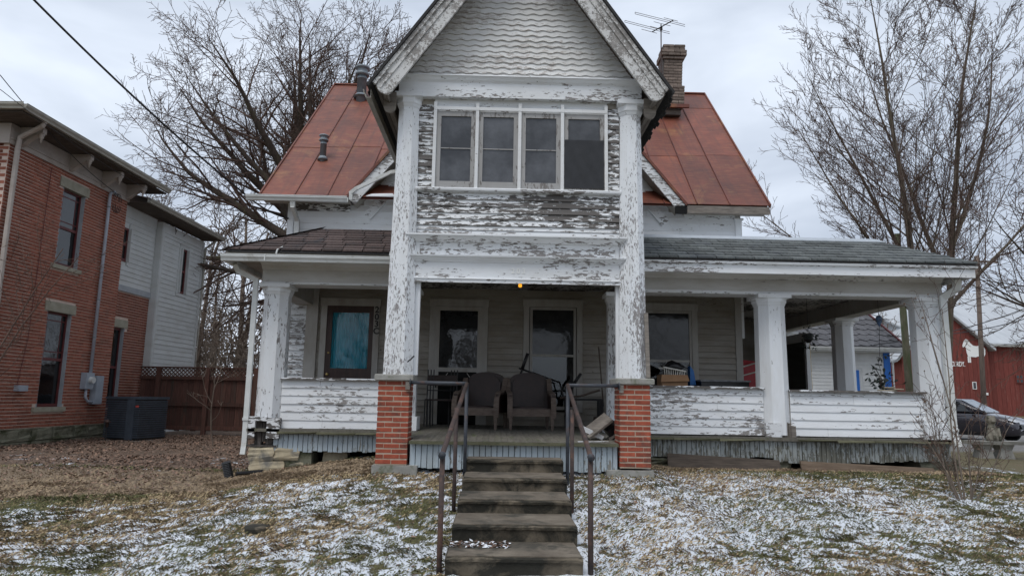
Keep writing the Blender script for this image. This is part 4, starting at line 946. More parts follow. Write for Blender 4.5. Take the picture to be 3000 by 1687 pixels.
def handrail(sgn, label):
    x = .2+sgn*.66; t = thing('handrail', (x, 7.6, -.3), label, 'handrail')
    xt = -.40 if sgn < 0 else .955
    Pf = (-.462 if sgn < 0 else .862, 6.35); zf = .36; Pm = (-.43 if sgn < 0 else .855, 7.80); Pb = (-.36 if sgn < 0 else .90, 8.72)
    za = 1.015; top = np.array([Pb[0], Pb[1], za])
    fr0 = np.array([Pf[0], Pf[1], zf]); d = (fr0-top)
    MB().tube([(Pf[0], Pf[1], ghs(*Pf)-.2), (Pf[0], Pf[1], zf-.02)], .025, 10).build('post', 'iron_rust', t, True)
    tm = (Pm[1]-Pb[1])/(Pf[1]-Pb[1]); zm = za+(zf-za)*tm
    MB().tube([(Pm[0], Pm[1], ghs(*Pm)-.2), (Pm[0], Pm[1], zm-.02)], .023, 10).build('post', 'iron_rust', t, True)
    MB().tube([(Pb[0], Pb[1], -.2), (Pb[0], Pb[1], za)], .023, 10).build('post', 'iron_blue', t, True)
    MB().tube([top+[0, 0, .01], fr0+d*-.0, fr0+d/np.linalg.norm(d)*.05], .025, 10).build('rail', 'iron_rust', t, True)
    MB().tube([fr0+d/np.linalg.norm(d)*.035, fr0+d/np.linalg.norm(d)*.06], [.034, .034], 10).build('end_cap', 'iron_blue', t, True)
    px_ = -1.105 if sgn < 0 else 1.60
    MB().tube([(px_, 9.03, za+.02), (top[0], top[1], za+.01)], .024, 10).build('wall_rail', 'iron_blue', t, True)
    s2 = 1 if sgn < 0 else -1
    MB().tube([(px_, 9.03, za+.02), (px_+s2*.012, 9.03, za+.02)], .052, 12).build('flange', 'iron_blue', t)
    B('mount_block', 'wood_grey', t, min(px_, px_-s2*.055), max(px_, px_-s2*.055), 9.015, 9.048, za-.07, za+.03)
    return t
handrail(-1, 'rusty pipe handrail of the steps on the side of the blue curtained door')
handrail(1, 'rusty pipe handrail of the steps on the side of the broken grey box')
# leaves on the lowest tread
x, y = scatter(260, -.4, .15, 6.6, 6.86); n = len(x); z = np.full(n, SZ[4]+.014)+rs.uniform(0, .015, n); a = rs.uniform(0, 6.28, n); sz = rs.uniform(.012, .03, n)
u = np.stack([np.cos(a), np.sin(a), rs.uniform(-.4, .4, n)], -1)*sz[:, None]; w = np.stack([-np.sin(a), np.cos(a), rs.uniform(-.4, .4, n)], -1)*sz[:, None]*.6; P0 = np.stack([x, y, z], -1)
lo = tri_soup('step_leaves', np.stack([P0-u, P0-w, P0+u, P0+w], 1), np.where(rs.rand(n, 1) > .35, np.array([.13, .075, .05])*rs.uniform(.4, 1.2, (n, 1)), np.array([.75, .78, .82])), 'blade'); kind(lo, 'stuff'); tag(lo, 'brown leaves and snow caught on the lowest step', 'leaves')

# ================================================================== NEIGHBOUR'S BRICK HOUSE
TH = R(2.2); NA = np.array([-9.75, 14.0, 0]); ND = np.array([math.sin(TH), math.cos(TH), 0]); NN = np.array([ND[1], -ND[0], 0])
def NP(s, n, z): return NA+ND*s+NN*n+np.array([0, 0, z])
def NBOX(name, mat, parent, s0, s1, n0, n1, z0, z1):
    return MB().obox(NP(s0, n0, z0), ND*(s1-s0), NN*(n1-n0), (0, 0, z1-z0)).build(name, mat, parent)
NBH = thing('brick_house', tuple(NP(2, -2, -.2)), 'two storey red brick house with bracketed eaves and white sided rear wing', 'house')
w_up = (1.13, 1.90, 3.585, 5.34); w_lo = (1.09, 1.90, .49, 2.57); w_r = (3.62, 4.25, .45, 2.48)
bw = MB()
for a, b_, c, d in holes_rects(-.585, 3.57, -.05, 5.75, [w_up, w_lo]): bw.obox(NP(a, -.16, c), ND*(b_-a), NN*.152, (0, 0, d-c))
bw.obox(NP(-.585, -5.5, -.05), ND*.15, NN*5.34, (0, 0, 5.8))
bw = bw.build('brick_wall', 'mortar_pale', NBH)
NBR = brick_mesh('neighbor_brick', .198, .09, .0535)
cand = []
CHN = .0705
def course_bricks(s0, s1, z0, z1, n, holes, par, lst):
    k = 0; z = z0
    while z < z1-.03:
        s = s0-(k % 2)*.107
        while s < s1:
            a, b_ = max(s, s0), min(s+.203, s1); zz = z+CHN/2
            segs = [(a, b_)]
            for h in holes:
                if h[2]-.03 < zz < h[3]+.03: segs = [x_ for p_, q_ in segs for x_ in ((p_, min(q_, h[0])), (max(p_, h[1]), q_)) if x_[1]-x_[0] > .03]
            for p_, q_ in segs:
                if q_-p_ > .03: lst.append((p_, q_, zz, n, par))
            s += .2135
        z += CHN; k += 1
lint = [(.98, 2.0, 5.32, 5.55), (.98, 2.0, 2.55, 2.78), (.99, 1.98, 3.49, 3.60), (.95, 1.97, .39, .51)]
course_bricks(-.585, 3.57, .075, 5.70, 0, [w_up, w_lo]+lint, bw, cand)
rw = MB()
for a, b_, c, d in holes_rects(3.57, 5.30, -.05, 3.42, [w_r]): rw.obox(NP(a, -.30, c), ND*(b_-a), NN*.162, (0, 0, d-c))
rw = rw.build('rear_brick_wall', 'mortar_pale', NBH)
course_bricks(3.58, 5.30, .005, 3.40, -.13, [w_r, (3.56, 4.38, 2.46, 2.70)], rw, cand)
def cdist(c):
    p_ = NP((c[0]+c[1])/2, c[3], c[2]); d_ = p_-CAMP; zz = d_@fw; px = 1500+FPX*(d_@cr)/zz; py = 843.5-FPX*(d_@cu)/zz
    return (zz if 0 < px < 3000 and 0 < py < 1687 else 999, px, py)
cand.sort(key=lambda c: cdist(c)[0])
rest = {id(bw): MB(), id(rw): MB()}
for i, (a, b_, z, n, par) in enumerate(cand):
    jn = rnd.uniform(-.002, .003)
    if i < 300:
        o = mobj('brick', NBR, 'brick_old', par, tuple(NP((a+b_)/2, n-.041+jn, z)), (rnd.uniform(-.01, .01), rnd.uniform(-.01, .01), math.pi/2-TH+rnd.uniform(-.008, .008))); o.scale = ((b_-a)/.203, 1, 1)
    else: rest[id(par)].obox(NP(a, n-.07, z-.0267+rnd.uniform(-.001, .001)), ND*(b_-a-.004), NN*(.073+jn), (0, 0, .0535))
# front face of the house, a sliver in view
k = 0; z = .075
while z < 5.7:
    xx = -(k % 2)*.107
    while xx < 2.2: rest[id(bw)].obox(NP(-.588, -.02-max(xx, 0)-.203, z+.005), ND*.08, NN*(.203+min(xx, 0)), (0, 0, .0595)); xx += .2135
    z += CHN; k += 1
def brick_rest(mb, par):
    me = bpy.data.meshes.new('bricks'); me.from_pydata(mb.v, [], mb.f)
    nb = len(mb.v)//8; t_ = np.random.RandomState(3).rand(nb, 1); cc = np.ones((nb*8, 4)); cc[:, :3] = np.repeat(.8+.4*t_, 8, 0)
    c_ = me.color_attributes.new('tint', 'FLOAT_COLOR', 'POINT'); c_.data.foreach_set('color', cc.ravel())
    o = mobj('bricks', me, 'brick_old_v', par); kind(o, 'stuff')
mm = MATS['brick_old'].copy(); mm.name = 'brick_old_v'; MATS['brick_old_v'] = mm
ntm = mm.node_tree; bs_ = [n for n in ntm.nodes if n.type == 'BSDF_PRINCIPLED'][0]; src = bs_.inputs['Base Color'].links[0].from_socket
atn = nd(ntm, 'ShaderNodeAttribute', attribute_name='tint'); ml = nd(ntm, 'ShaderNodeMixRGB', {'Fac': 1.0, 'Color1': src, 'Color2': atn.outputs['Color']}, blend_type='MULTIPLY'); ntm.links.new(ml.outputs[0], bs_.inputs['Base Color'])
brick_rest(rest[id(bw)], bw); brick_rest(rest[id(rw)], rw)
# stone lintels, sills, foundation
for (a, b_, c, d), nm in zip(lint, ('lintel', 'lintel', 'sill', 'sill')): NBOX(nm, 'lintel_stone', NBH, a, b_, -.1, .022 if nm == 'lintel' else .055, c+.01, d-.01)
NBOX('lintel', 'lintel_stone', NBH, 3.575, 4.37, -.25, -.118, 2.485, 2.69)
fs = NBOX('stone_foundation', 'stone_moss', NBH, -.6, 5.3, -.3, .01, -.5, .02)
s = -.6
while s < 3.5:
    l = rnd.uniform(.5, .9); e_ = min(s+l, 3.6); mb = MB(); rg = []
    for k in range(5):
        zz = -.18+.25*k/4; rg.append([NP(s+.01, -.1, zz), NP(s+.01, .05+rnd.uniform(-.02, .03), zz), NP((s+e_)/2, .055+rnd.uniform(-.02, .03), zz+rnd.uniform(-.01, .01)), NP(e_-.01, .05+rnd.uniform(-.02, .03), zz), NP(e_-.01, -.1, zz)])
    mb.loft(rg).build('foundation_stone', 'stone_moss', fs); s += l
s = -.6
while s < 3.5:
    l = rnd.uniform(.6, 1.0); NBOX('foundation_stone', 'stone_moss', fs, s, min(s+l-.02, 3.6), -.1, .03+rnd.uniform(0, .04), -.45, -.20); s += l
# windows
def nwin(w, n, mull=True, fcol='maroon', parent=NBH, rev='frame_grey', ins=0.0):
    a, b_, c, d = w; n = n+ins
    f = MB()
    for q_ in ((a, a+.05, c, d), (b_-.05, b_, c, d), (a+.05, b_-.05, d-.06, d), (a+.05, b_-.05, c, c+.08), (a+.05, b_-.05, (c+d)/2-.03, (c+d)/2+.03)): f.obox(NP(q_[0], n-.14, q_[2]), ND*(q_[1]-q_[0]), NN*.05, (0, 0, q_[3]-q_[2]))
    o = f.build('window', fcol, parent)
    NBOX('pane', 'pane_dark', o, a+.05, b_-.05, n-.125, n-.12, c+.08, (c+d)/2-.03); NBOX('pane', 'pane_dark', o, a+.05, b_-.05, n-.118, n-.113, (c+d)/2+.03, d-.06)
    NBOX('jamb', rev, o, b_-.012, b_+.025, n-.16, n-.005, c, d); NBOX('jamb', rev, o, a-.02, a+.012, n-.16, n-.005, c, d)
    if mull:
        for u in (.16, .84): NBOX('muntin', fcol, o, a+.05+(b_-a-.1)*u-.012, a+.05+(b_-a-.1)*u+.012, n-.115, n-.108, (c+d)/2+.03, d-.06)
        for u in (.14, .86): NBOX('muntin', fcol, o, a+.05, b_-.05, n-.1145, n-.1075, (c+d)/2+.03+((d-c)/2-.09)*u-.012, (c+d)/2+.03+((d-c)/2-.09)*u+.012)
    return o
nwin(w_up, 0); nwin(w_lo, 0); nwin(w_r, -.13, False)
# frieze, brackets, soffit, gutter, low roof
NBOX('frieze', 'neighbor_trim', NBH, -.62, 3.60, -.05, .035, 5.69, 6.10); NBOX('frieze_bead', 'neighbor_trim', NBH, -.62, 3.6, .035, .055, 5.79, 5.82)
MB().obox(NP(-.62, -5.4, 5.69), ND*-.035, NN*5.43, (0, 0, .41)).build('frieze', 'neighbor_trim', NBH)
NBOX('soffit', 'wood_plank', NBH, -1.15, 4.30, -.05, .60, 6.12, 6.15); MB().obox(NP(-1.15, -5.4, 6.12), ND*.55, NN*5.35, (0, 0, .03)).build('soffit', 'wood_plank', NBH)
a_, b2 = NP(-1.20, .60, 6.16), NP(4.33, .60, 6.16); gutter('eave_gutter', a_, b2, 'gutter_tan', .12, .12, NN, NBH); gutter('eave_gutter', NP(-1.17, -5.4, 6.16), NP(-1.17, .70, 6.16), 'gutter_tan', .12, .12, -ND, NBH)
MB().hexa([NP(-1.2, .62, 6.26), NP(4.3, .62, 6.26), NP(4.3, -3, 6.85), NP(.5, -3, 6.85), NP(-1.2, .62, 6.29), NP(4.3, .62, 6.29), NP(4.3, -3, 6.9), NP(.5, -3, 6.9)]).build('low_roof', 'shingle_black', NBH)
MB().hexa([NP(-1.2, -5, 6.26), NP(-1.2, .62, 6.26), NP(.5, -3, 6.85), NP(.5, -5, 6.85), NP(-1.2, -5, 6.29), NP(-1.2, .62, 6.29), NP(.5, -3, 6.9), NP(.5, -5, 6.9)]).build('low_roof', 'shingle_black', NBH)
for s in (-.35, 1.22, 2.42, 3.47):
    br_ = MB().prism([(.04, 6.11), (.50, 6.11), (.50, 5.99), (.40, 5.97), (.30, 5.90), (.20, 5.83), (.12, 5.76), (.04, 5.72)], lambda a, b_, t: NP(t, a, b_), s-.055, s+.055).build('bracket', 'neighbor_trim', NBH)
    c_ = NP(s, .44, 5.99); MB().lathe(tuple(c_), [(.055, 0), (.06, -.03), (.04, -.05), (.05, -.08), (.02, -.11), (.014, -.17), (.004, -.19)], 10).build('drop_finial', 'neighbor_trim', br_, True)
    for q_ in range(3): NBOX('dentil', 'wood_plank', br_, s+.056, s+.06, .12+.1*q_, .17+.1*q_, 5.95-.05*(2-q_), 6.02)
# downspout at the front corner, service mast, meter
MB().tube([NP(-.55, .62, 6.18), NP(-.55, .58, 6.08), NP(-.50, .12, 5.86), NP(-.50, .10, 5.6), NP(-.50, .10, -.2)], .05, 8).build('downspout', 'neighbor_trim', NBH)
cd_ = MB().tube([NP(2.70, .07, 1.26), NP(2.70, .07, 5.62), NP(2.70, .10, 5.70), NP(2.70, .17, 5.70), NP(2.70, .2, 5.64)], .038, 10).build('service_mast', 'conduit', NBH, True)
for zz in (2.1, 3.0, 4.1, 5.3): MB().tube([NP(2.70, .07, zz), NP(2.70, .07, zz+.03)], .044, 10).build('clamp', 'pipe_grey', cd_)
mt = NBOX('meter_box', 'meter_grey', NBH, 2.46, 2.76, .0, .14, .90, 1.28)
MB().loft([[NP(2.61+.075*math.cos(t), n_, 1.11+.075*math.sin(t)) for t in [2*math.pi*k/14 for k in range(14)]] for n_ in (.14, .23)]).build('meter', 'gutter_white', mt)
NBOX('panel_box', 'meter_grey', NBH, 2.86, 3.13, .0, .15, .55, 1.22)
MB().tube([NP(2.60, .07, .92), NP(2.60, .07, .72), NP(2.68, .08, .62), NP(2.86, .08, .60)], .03, 8).build('elbow_conduit', 'conduit', NBH, True)
NBOX('junction_box', 'meter_grey', NBH, .36, .64, .0, .10, .83, .95)
mb = MB()
for k in range(3):
    mb.tube([NP(2.70+.12*math.sin(t)+k*.03, .22+.02*k, 5.42+.24*math.cos(t)*-1) for t in [2*math.pi*j/16 for j in range(17)]], .008, 5, False)
mb.build('cable_loop', 'hair_line', NBH)
MB().tube([NP(.40, .03, .92), NP(.55, .03, 1.9), NP(.62, .03, 5.6)], .007, 5).build('wall_cable', 'maroon', NBH)
# white sided rear wing
NBOX('band_board', 'frame_grey', NBH, 3.57, 5.33, -.28, -.09, 3.42, 3.57)
us = (3.56, 3.96, 4.18, 5.07)
wa = MB()
for a, b_, c, d in holes_rects(3.57, 5.28, 3.57, 5.66, [us]): wa.obox(NP(a, -.28, c), ND*(b_-a), NN*.16, (0, 0, d-c))
wa = wa.build('rear_wing_wall', 'neighbor_white', NBH)
boards(wa, NP(0, -.12, 0), ND, NN, 3.57, 5.26, 3.575, 5.36, .127, 'neighbor_white', holes=[(3.5, 4.05, 4.10, 5.2)], joints=False); NBOX('frieze_board', 'neighbor_white', wa, 3.57, 5.26, -.12, -.10, 5.37, 5.66)
nwin(us, -.12, False, 'maroon', NBH, 'neighbor_white', .10); NBOX('casing', 'neighbor_white', NBH, 3.97, 4.05, -.12, -.095, 4.10, 5.2)
w3 = (6.42, 6.82, 3.75, 5.10)
wb = MB()
for a, b_, c, d in holes_rects(5.30, 7.85, -.3, 5.60, [w3]): wb.obox(NP(a, -.3, c), ND*(b_-a), NN*.34, (0, 0, d-c))
wb = wb.build('rear_wing_wall', 'neighbor_white', NBH)
boards(wb, NP(0, .04, 0), ND, NN, 5.42, 7.75, .6, 5.32, .132, 'neighbor_white', holes=[(6.34, 6.92, 3.66, 5.19)], joints=False); NBOX('frieze_board', 'neighbor_white', wb, 5.42, 7.75, .04, .06, 5.33, 5.60)
NBOX('corner_board', 'neighbor_white', wb, 5.30, 5.42, .04, .07, -.3, 5.6); NBOX('corner_board', 'neighbor_white', wb, 7.75, 7.87, .04, .07, -.3, 5.6)
MB().obox(NP(5.295, -.3, -.3), ND*-.02, NN*.36, (0, 0, 5.9)).build('corner_board', 'neighbor_white', wb)
nwin(w3, .04, False, 'maroon', NBH, 'neighbor_white', .10)
f = MB()
for q_ in ((6.34, 6.42, 3.66, 5.19), (6.82, 6.92, 3.66, 5.19), (6.42, 6.82, 5.10, 5.19), (6.42, 6.82, 3.66, 3.75)): f.obox(NP(q_[0], .04, q_[2]), ND*(q_[1]-q_[0]), NN*.03, (0, 0, q_[3]-q_[2]))
f.build('casing', 'neighbor_white', wb); MB().prism([(6.30, 5.20), (6.96, 5.20), (6.63, 5.34)], lambda a, b_, t: NP(a, t, b_), .065, .085).build('pediment', 'neighbor_white', wb)
NBOX('soffit', 'wood_plank', NBH, 3.6, 8.1, -.1, .50, 5.68, 5.70); gutter('eave_gutter', NP(3.6, .50, 5.70), NP(8.15, .50, 5.70), 'gutter_tan', .11, .12, NN, NBH)
MB().hexa([NP(3.6, .52, 5.80), NP(8.1, .52, 5.80), NP(7.0, -3, 6.5), NP(3.6, -3, 6.5), NP(3.6, .52, 5.83), NP(8.1, .52, 5.83), NP(7.0, -3, 6.53), NP(3.6, -3, 6.53)]).build('low_roof', 'shingle_brown', NBH)
MB().tube([NP(7.95, .42, 5.7), NP(7.88, .10, 5.4), NP(7.88, .10, -.2)], .04, 8).build('downspout', 'gutter_tan', NBH)

# ---- air conditioner
AC = thing('air_conditioner', (-8.5, 16.9, -.2), 'dark blue louvred air conditioner unit beside the brick house wall', 'air conditioner')
cz, sz_, ra = -.2, .92, R(-14)
def acp(a, b_, z): return (-8.55+a*math.cos(ra)-b_*math.sin(ra), 17.0+a*math.sin(ra)+b_*math.cos(ra), z)
def acb(name, mat, x0, x1, y0, y1, z0, z1): return MB().hexa([acp(x0, y0, z0), acp(x1, y0, z0), acp(x1, y1, z0), acp(x0, y1, z0), acp(x0, y0, z1), acp(x1, y0, z1), acp(x1, y1, z1), acp(x0, y1, z1)]).build(name, mat, AC)
acb('cabinet', 'plastic_black', -.44, .44, -.44, .44, cz-.06, cz+.88); acb('lid', 'ac_blue', -.48, .48, -.48, .48, cz+.88, cz+.94)
for k in range(17): acb('louvre', 'ac_blue', -.47, .12, -.47, -.43, cz+.0+k*.051, cz+.033+k*.051); acb('louvre', 'ac_blue', .32, .47, -.47, -.43, cz+.0+k*.051, cz+.033+k*.051)
for k in range(17): acb('louvre', 'ac_blue', .43, .47, -.43, .45, cz+.0+k*.051, cz+.033+k*.051)
acb('corner_panel', 'ac_blue', .12, .32, -.475, -.43, cz-.04, cz+.87); acb('badge', 'red_label', .36, .44, -.482, -.472, cz+.70, cz+.745)
acb('base_pad', 'concrete', -.5, .5, -.5, .5, cz-.12, cz-.06)
pl_ = thing('path_light', (-8.85, 16.3, -.22), 'small dark garden path light in front of the air conditioner', 'light')
MB().tube([(-8.85, 16.3, -.3), (-8.85, 16.3, .05)], .015, 6).build('stake', 'black_metal', pl_); MB().lathe((-8.85, 16.3, .05), [(.035, 0), (.04, .10), (.09, .11), (.02, .17)], 10).build('shade', 'iron_rust', pl_, True)
# ---- fence
FN = thing('wooden_fence', (-7.2, 19, -.2), 'stained brown board fence with lattice top between the two houses', 'fence')
x = -9.55; 
def fg(x): return ghs(x, 19)
while x < -4.0:
    w = rnd.uniform(.138, .15); B('picket', 'fence_wood', FN, x+.004, x+w-.003, 19.0+rnd.uniform(-.004, .004), 19.02, -.14+rnd.uniform(-.02, .02), 1.22); x += w
for x in (-9.05, -7.75, -6.45, -5.15): B('post', 'fence_wood', FN, x-.055, x+.055, 18.9, 19.0, -.3, 1.53)
for z0, z1 in ((1.20, 1.29), (.50, .60), (-.12, -.02), (1.50, 1.54)): B('rail', 'fence_wood', FN, -9.55, -4.0, 18.94, 18.998 if z1 < 1.5 else 19.06, z0, z1)
for a, b_ in ((-9.55, -9.105), (-8.995, -7.805), (-7.695, -6.505), (-6.395, -5.205)):
    x = a-.21
    while x < b_:
        for d_ in (-1, 1):
            x0, x1 = (x, x+.21) if d_ > 0 else (x+.21, x); z0, z1 = 1.29, 1.50
            # clip to bay
            def cl(p, q):
                (px_, pz), (qx, qz) = p, q; t0, t1 = 0, 1
                dx = qx-px_
                for lim, s_ in ((a, 1), (b_, -1)):
                    f0, f1 = (px_-lim)*s_, (qx-lim)*s_
                    if f0 < 0 and f1 < 0: return None
                    if f0 < 0: t0 = max(t0, f0/(f0-f1))
                    if f1 < 0: t1 = min(t1, f0/(f0-f1))
                return None if t1-t0 < .1 else ((px_+dx*t0, pz+(qz-pz)*t0), (px_+dx*t1, pz+(qz-pz)*t1))
            r_ = cl((x0, z0), (x1, z1))
            if r_:
                (p0, q0), (p1, q1) = r_; MB().bar((p0, 18.975+.006*d_, q0), (p1, 18.975+.006*d_, q1), .028, .006, (0, 1, 0)).build('lattice_strip', 'fence_wood', FN)
        x += .105

# ================================================================== TREES
def tubes(branches, name, mat, parent=None):
    """branches: list of (pts (k,3), r0, r1, sides) -> one mesh"""
    VV, FF, base = [], [], 0
    groups = {}
    for q_ in branches: groups.setdefault((len(q_[0]), q_[3]), []).append(q_)
    for (k, n), qs in groups.items():
        pts = np.stack([q_[0] for q_ in qs]); m_ = len(qs)
        d = np.empty_like(pts); d[:, 1:-1] = pts[:, 2:]-pts[:, :-2]; d[:, 0] = pts[:, 1]-pts[:, 0]; d[:, -1] = pts[:, -1]-pts[:, -2]
        d /= np.linalg.norm(d, axis=2, keepdims=True)+1e-9
        ref = np.where((np.abs(d[:, :1, 2:3]) < .9), np.array([0, 0, 1.0]), np.array([1.0, 0, 0])); ref = np.broadcast_to(ref, d.shape)
        a = np.cross(d, ref); a /= np.linalg.norm(a, axis=2, keepdims=True)+1e-9; b_ = np.cross(d, a)
        r0 = np.array([q_[1] for q_ in qs])[:, None]; r1 = np.array([q_[2] for q_ in qs])[:, None]; rr = (r0+(r1-r0)*np.linspace(0, 1, k)[None, :])[:, :, None, None]
        th = np.arange(n)*2*np.pi/n
        ring = pts[:, :, None, :]+rr*(np.cos(th)[None, None, :, None]*a[:, :, None, :]+np.sin(th)[None, None, :, None]*b_[:, :, None, :])
        VV.append(ring.reshape(-1, 3)); i = np.arange(k-1)[:, None]*n; j = np.arange(n)[None, :]; j2 = (j+1) % n
        f0 = np.stack([i+j, i+j2, i+n+j2, i+n+j], -1).reshape(1, -1, 4)
        FF.append((base+f0+(np.arange(m_)*k*n)[:, None, None]).reshape(-1, 4)); base += m_*k*n
    V = np.concatenate(VV); Fq = np.concatenate(FF)
    me = bpy.data.meshes.new(name); me.vertices.add(len(V)); me.vertices.foreach_set('co', V.ravel()); me.loops.add(Fq.size); me.loops.foreach_set('vertex_index', Fq.ravel().astype(np.int32)); me.polygons.add(len(Fq))
    me.polygons.foreach_set('loop_start', np.arange(0, Fq.size, 4)); me.polygons.foreach_set('loop_total', np.full(len(Fq), 4)); me.update(); me.polygons.foreach_set('use_smooth', [True]*len(Fq))
    return mobj(name, me, mat, parent)
def grow(rg, p, d, L, r, lvl, P, out):
    """P: dict with per level lists"""
    k = P['seg'][lvl]; pts = [p]; dd = d.copy(); step = L/(k-1)
    for i in range(k-1):
        dd = dd+rg.normal(0, P['wob'][lvl], 3)+np.array([0, 0, P['up'][lvl]]); dd /= np.linalg.norm(dd); pts.append(pts[-1]+dd*step)
    pts = np.array(pts); r1 = r*P['tap'][lvl]; out.append((pts, r, max(r1, P['rmin']), P['sides'][lvl], lvl))
    if lvl+1 >= len(P['seg']): return
    n = P['kids'][lvl]; n = max(1, int(n*rg.uniform(.8, 1.2)))
    for q_ in range(n):
        t = P['t0'][lvl]+(1-P['t0'][lvl])*((q_+rg.rand())/n); f_ = t*(k-1); i = min(int(f_), k-2); pp = pts[i]+(pts[i+1]-pts[i])*(f_-i)
        ax = pts[i+1]-pts[i]; ax /= np.linalg.norm(ax); v = rg.normal(0, 1, 3); v -= ax*(v@ax); v /= np.linalg.norm(v)
        an_ = R(rg.uniform(*P['ang'][lvl])); nd_ = ax*math.cos(an_)+v*math.sin(an_)
        rr = (r+(r1-r)*t)*P['rr'][lvl]; ll = L*P['lr'][lvl]*rg.uniform(.65, 1.15)*(1-P['lt'][lvl]*t)
        grow(rg, pp, nd_, ll, max(rr, P['rmin']), lvl+1, P, out)
def make_tree(name, label, seed, base, starts, P, bark, twig, split=3, group=None):
    rg = np.random.RandomState(seed); out = []
    for (p, d, L, r, lv) in starts: grow(rg, np.array(p, float), np.array(d, float)/np.linalg.norm(d), L, r, lv, P, out)
    t = thing(name, tuple(base), label, 'tree', group)
    tubes([o[:4] for o in out if o[4] < split], 'trunk', bark, t); tubes([o[:4] for o in out if o[4] >= split], 'crown', twig, t)
    return t
# big spreading tree behind the house, on the left
PL = dict(seg=[6, 10, 7, 5, 3], wob=[.05, .075, .10, .14, .2], up=[.0, .045, .035, .03, .04], tap=[.6, .07, .12, .3, .6], sides=[10, 8, 5, 3, 3], kids=[0, 17, 9, 7, 0], t0=[.3, .12, .10, .1, 0],
          ang=[(30, 60), (28, 60), (28, 62), (30, 68), (0, 0)], rr=[.6, .45, .5, .6, 1], lr=[.5, .58, .48, .44, .5], lt=[.3, .42, .3, .3, 0], rmin=.0066)
bz = -.3; T0 = np.array([-6.6, 23.0, 4.6])
stt = [((-6.3, 23, bz), (-.04, 0, 1), 7.6, .40, 0)]
for d_, L, r, h in (((-1, .1, .20), 6.4, .15, .6), ((-.95, -.3, .50), 6.6, .17, 1.2), ((-.80, .2, .75), 6.4, .18, 1.8), ((-.55, -.2, 1.0), 6.3, .18, 2.2), ((-.28, .3, 1.1), 6.2, .18, 2.4), ((-.02, -.1, 1.1), 6.4, .18, 2.6), ((.25, 0, 1.1), 6.5, .18, 2.5), ((.5, .2, .95), 6.4, .17, 2.2), ((.75, -.1, .8), 6.2, .16, 1.8), ((-1, -.2, -.02), 5.4, .11, .0), ((.95, .2, .55), 5.6, .15, 1.2), ((.35, -.4, .8), 6.2, .14, 2.0), ((-.65, .5, .6), 6.6, .14, 1.5), ((-.7, -.5, .85), 6.2, .14, 1.9), ((-.95, .4, -.1), 4.6, .10, -.6), ((.1, -.5, 1.0), 6.0, .14, 2.4)):
    stt.append((tuple(T0+np.array([-.02*h, 0, h])), d_, L, r, 1))
make_tree('bare_tree', 'wide bare tree with dark curving limbs rising behind the red metal roof', 11, (-6.3, 23, bz), stt, PL, 'bark_dark', 'twig_red', 2)
# two upright trees right of the house
PR = dict(seg=[14, 8, 6, 5, 3], wob=[.02, .04, .06, .10, .16], up=[.02, .06, .06, .06, .08], tap=[.10, .12, .2, .4, .6], sides=[10, 6, 4, 3, 3], kids=[34, 13, 7, 4, 0], t0=[.22, .1, .1, .1, 0],
          ang=[(38, 56), (24, 42), (24, 45), (25, 50), (0, 0)], rr=[.27, .45, .5, .6, 1], lr=[.46, .44, .42, .42, .5], lt=[.62, .45, .3, .2, 0], rmin=.0058)
a_ = onY(2742, 1240, 21.5); b2 = onY(2766, 1240, 22.5)
make_tree('bare_tree', 'slender bare tree with mossy trunk above the grey porch roof corner', 21, (a_[0], a_[1], -.4), [((a_[0], a_[1], -.5), (-.05, 0, 1), 15.0, .155, 0), ((a_[0]-.15, a_[1], 4.6), (-.45, .1, 1), 8.0, .075, 1), ((a_[0]-.2, a_[1], 4.0), (-.75, -.1, .75), 6.8, .065, 1), ((a_[0]-.2, a_[1], 3.8), (-1, .1, .45), 6.6, .06, 1)], PR, 'bark_grey', 'twig_red', 2)
make_tree('bare_tree', 'taller bare tree with forked trunk next to the slender mossy one', 22, (b2[0], b2[1], -.4), [((b2[0], b2[1], -.5), (.085, 0, 1), 16.0, .155, 0), ((b2[0]+.5, b2[1], 5.5), (.42, .1, 1), 9.5, .08, 1), ((b2[0]+.45, b2[1], 5.0), (-.28, .1, 1), 8.5, .08, 1), ((b2[0]+.4, b2[1], 4.0), (.8, .1, .75), 7.5, .07, 1)], PR, 'bark_grey', 'twig_red', 2)
# low spreading tree at the far right whose branches hang into view
PS = dict(PL); PS['rmin'] = .006; PS['kids'] = [0, 12, 8, 5, 0]
b3 = np.array([14.9, 15.5, -.4]); st3 = [(tuple(b3), (0, 0, 1), 3.0, .17, 0)]
for d_, L, r in (((-1, -.1, .42), 4.6, .075), ((-.9, .3, .62), 4.2, .07), ((-.7, -.2, .8), 4.4, .075), ((-1, .2, .22), 4.4, .06), ((-.3, .1, 1), 4.4, .08), ((.5, 0, .9), 4.0, .07)): st3.append((tuple(b3+[0, 0, rnd.uniform(1.9, 2.9)]), d_, L, r, 1))
make_tree('bare_tree', 'low spreading bare tree at the drive, its branches reaching over the corner downspout', 31, tuple(b3), st3, PS, 'bark_dark', 'twig_red')
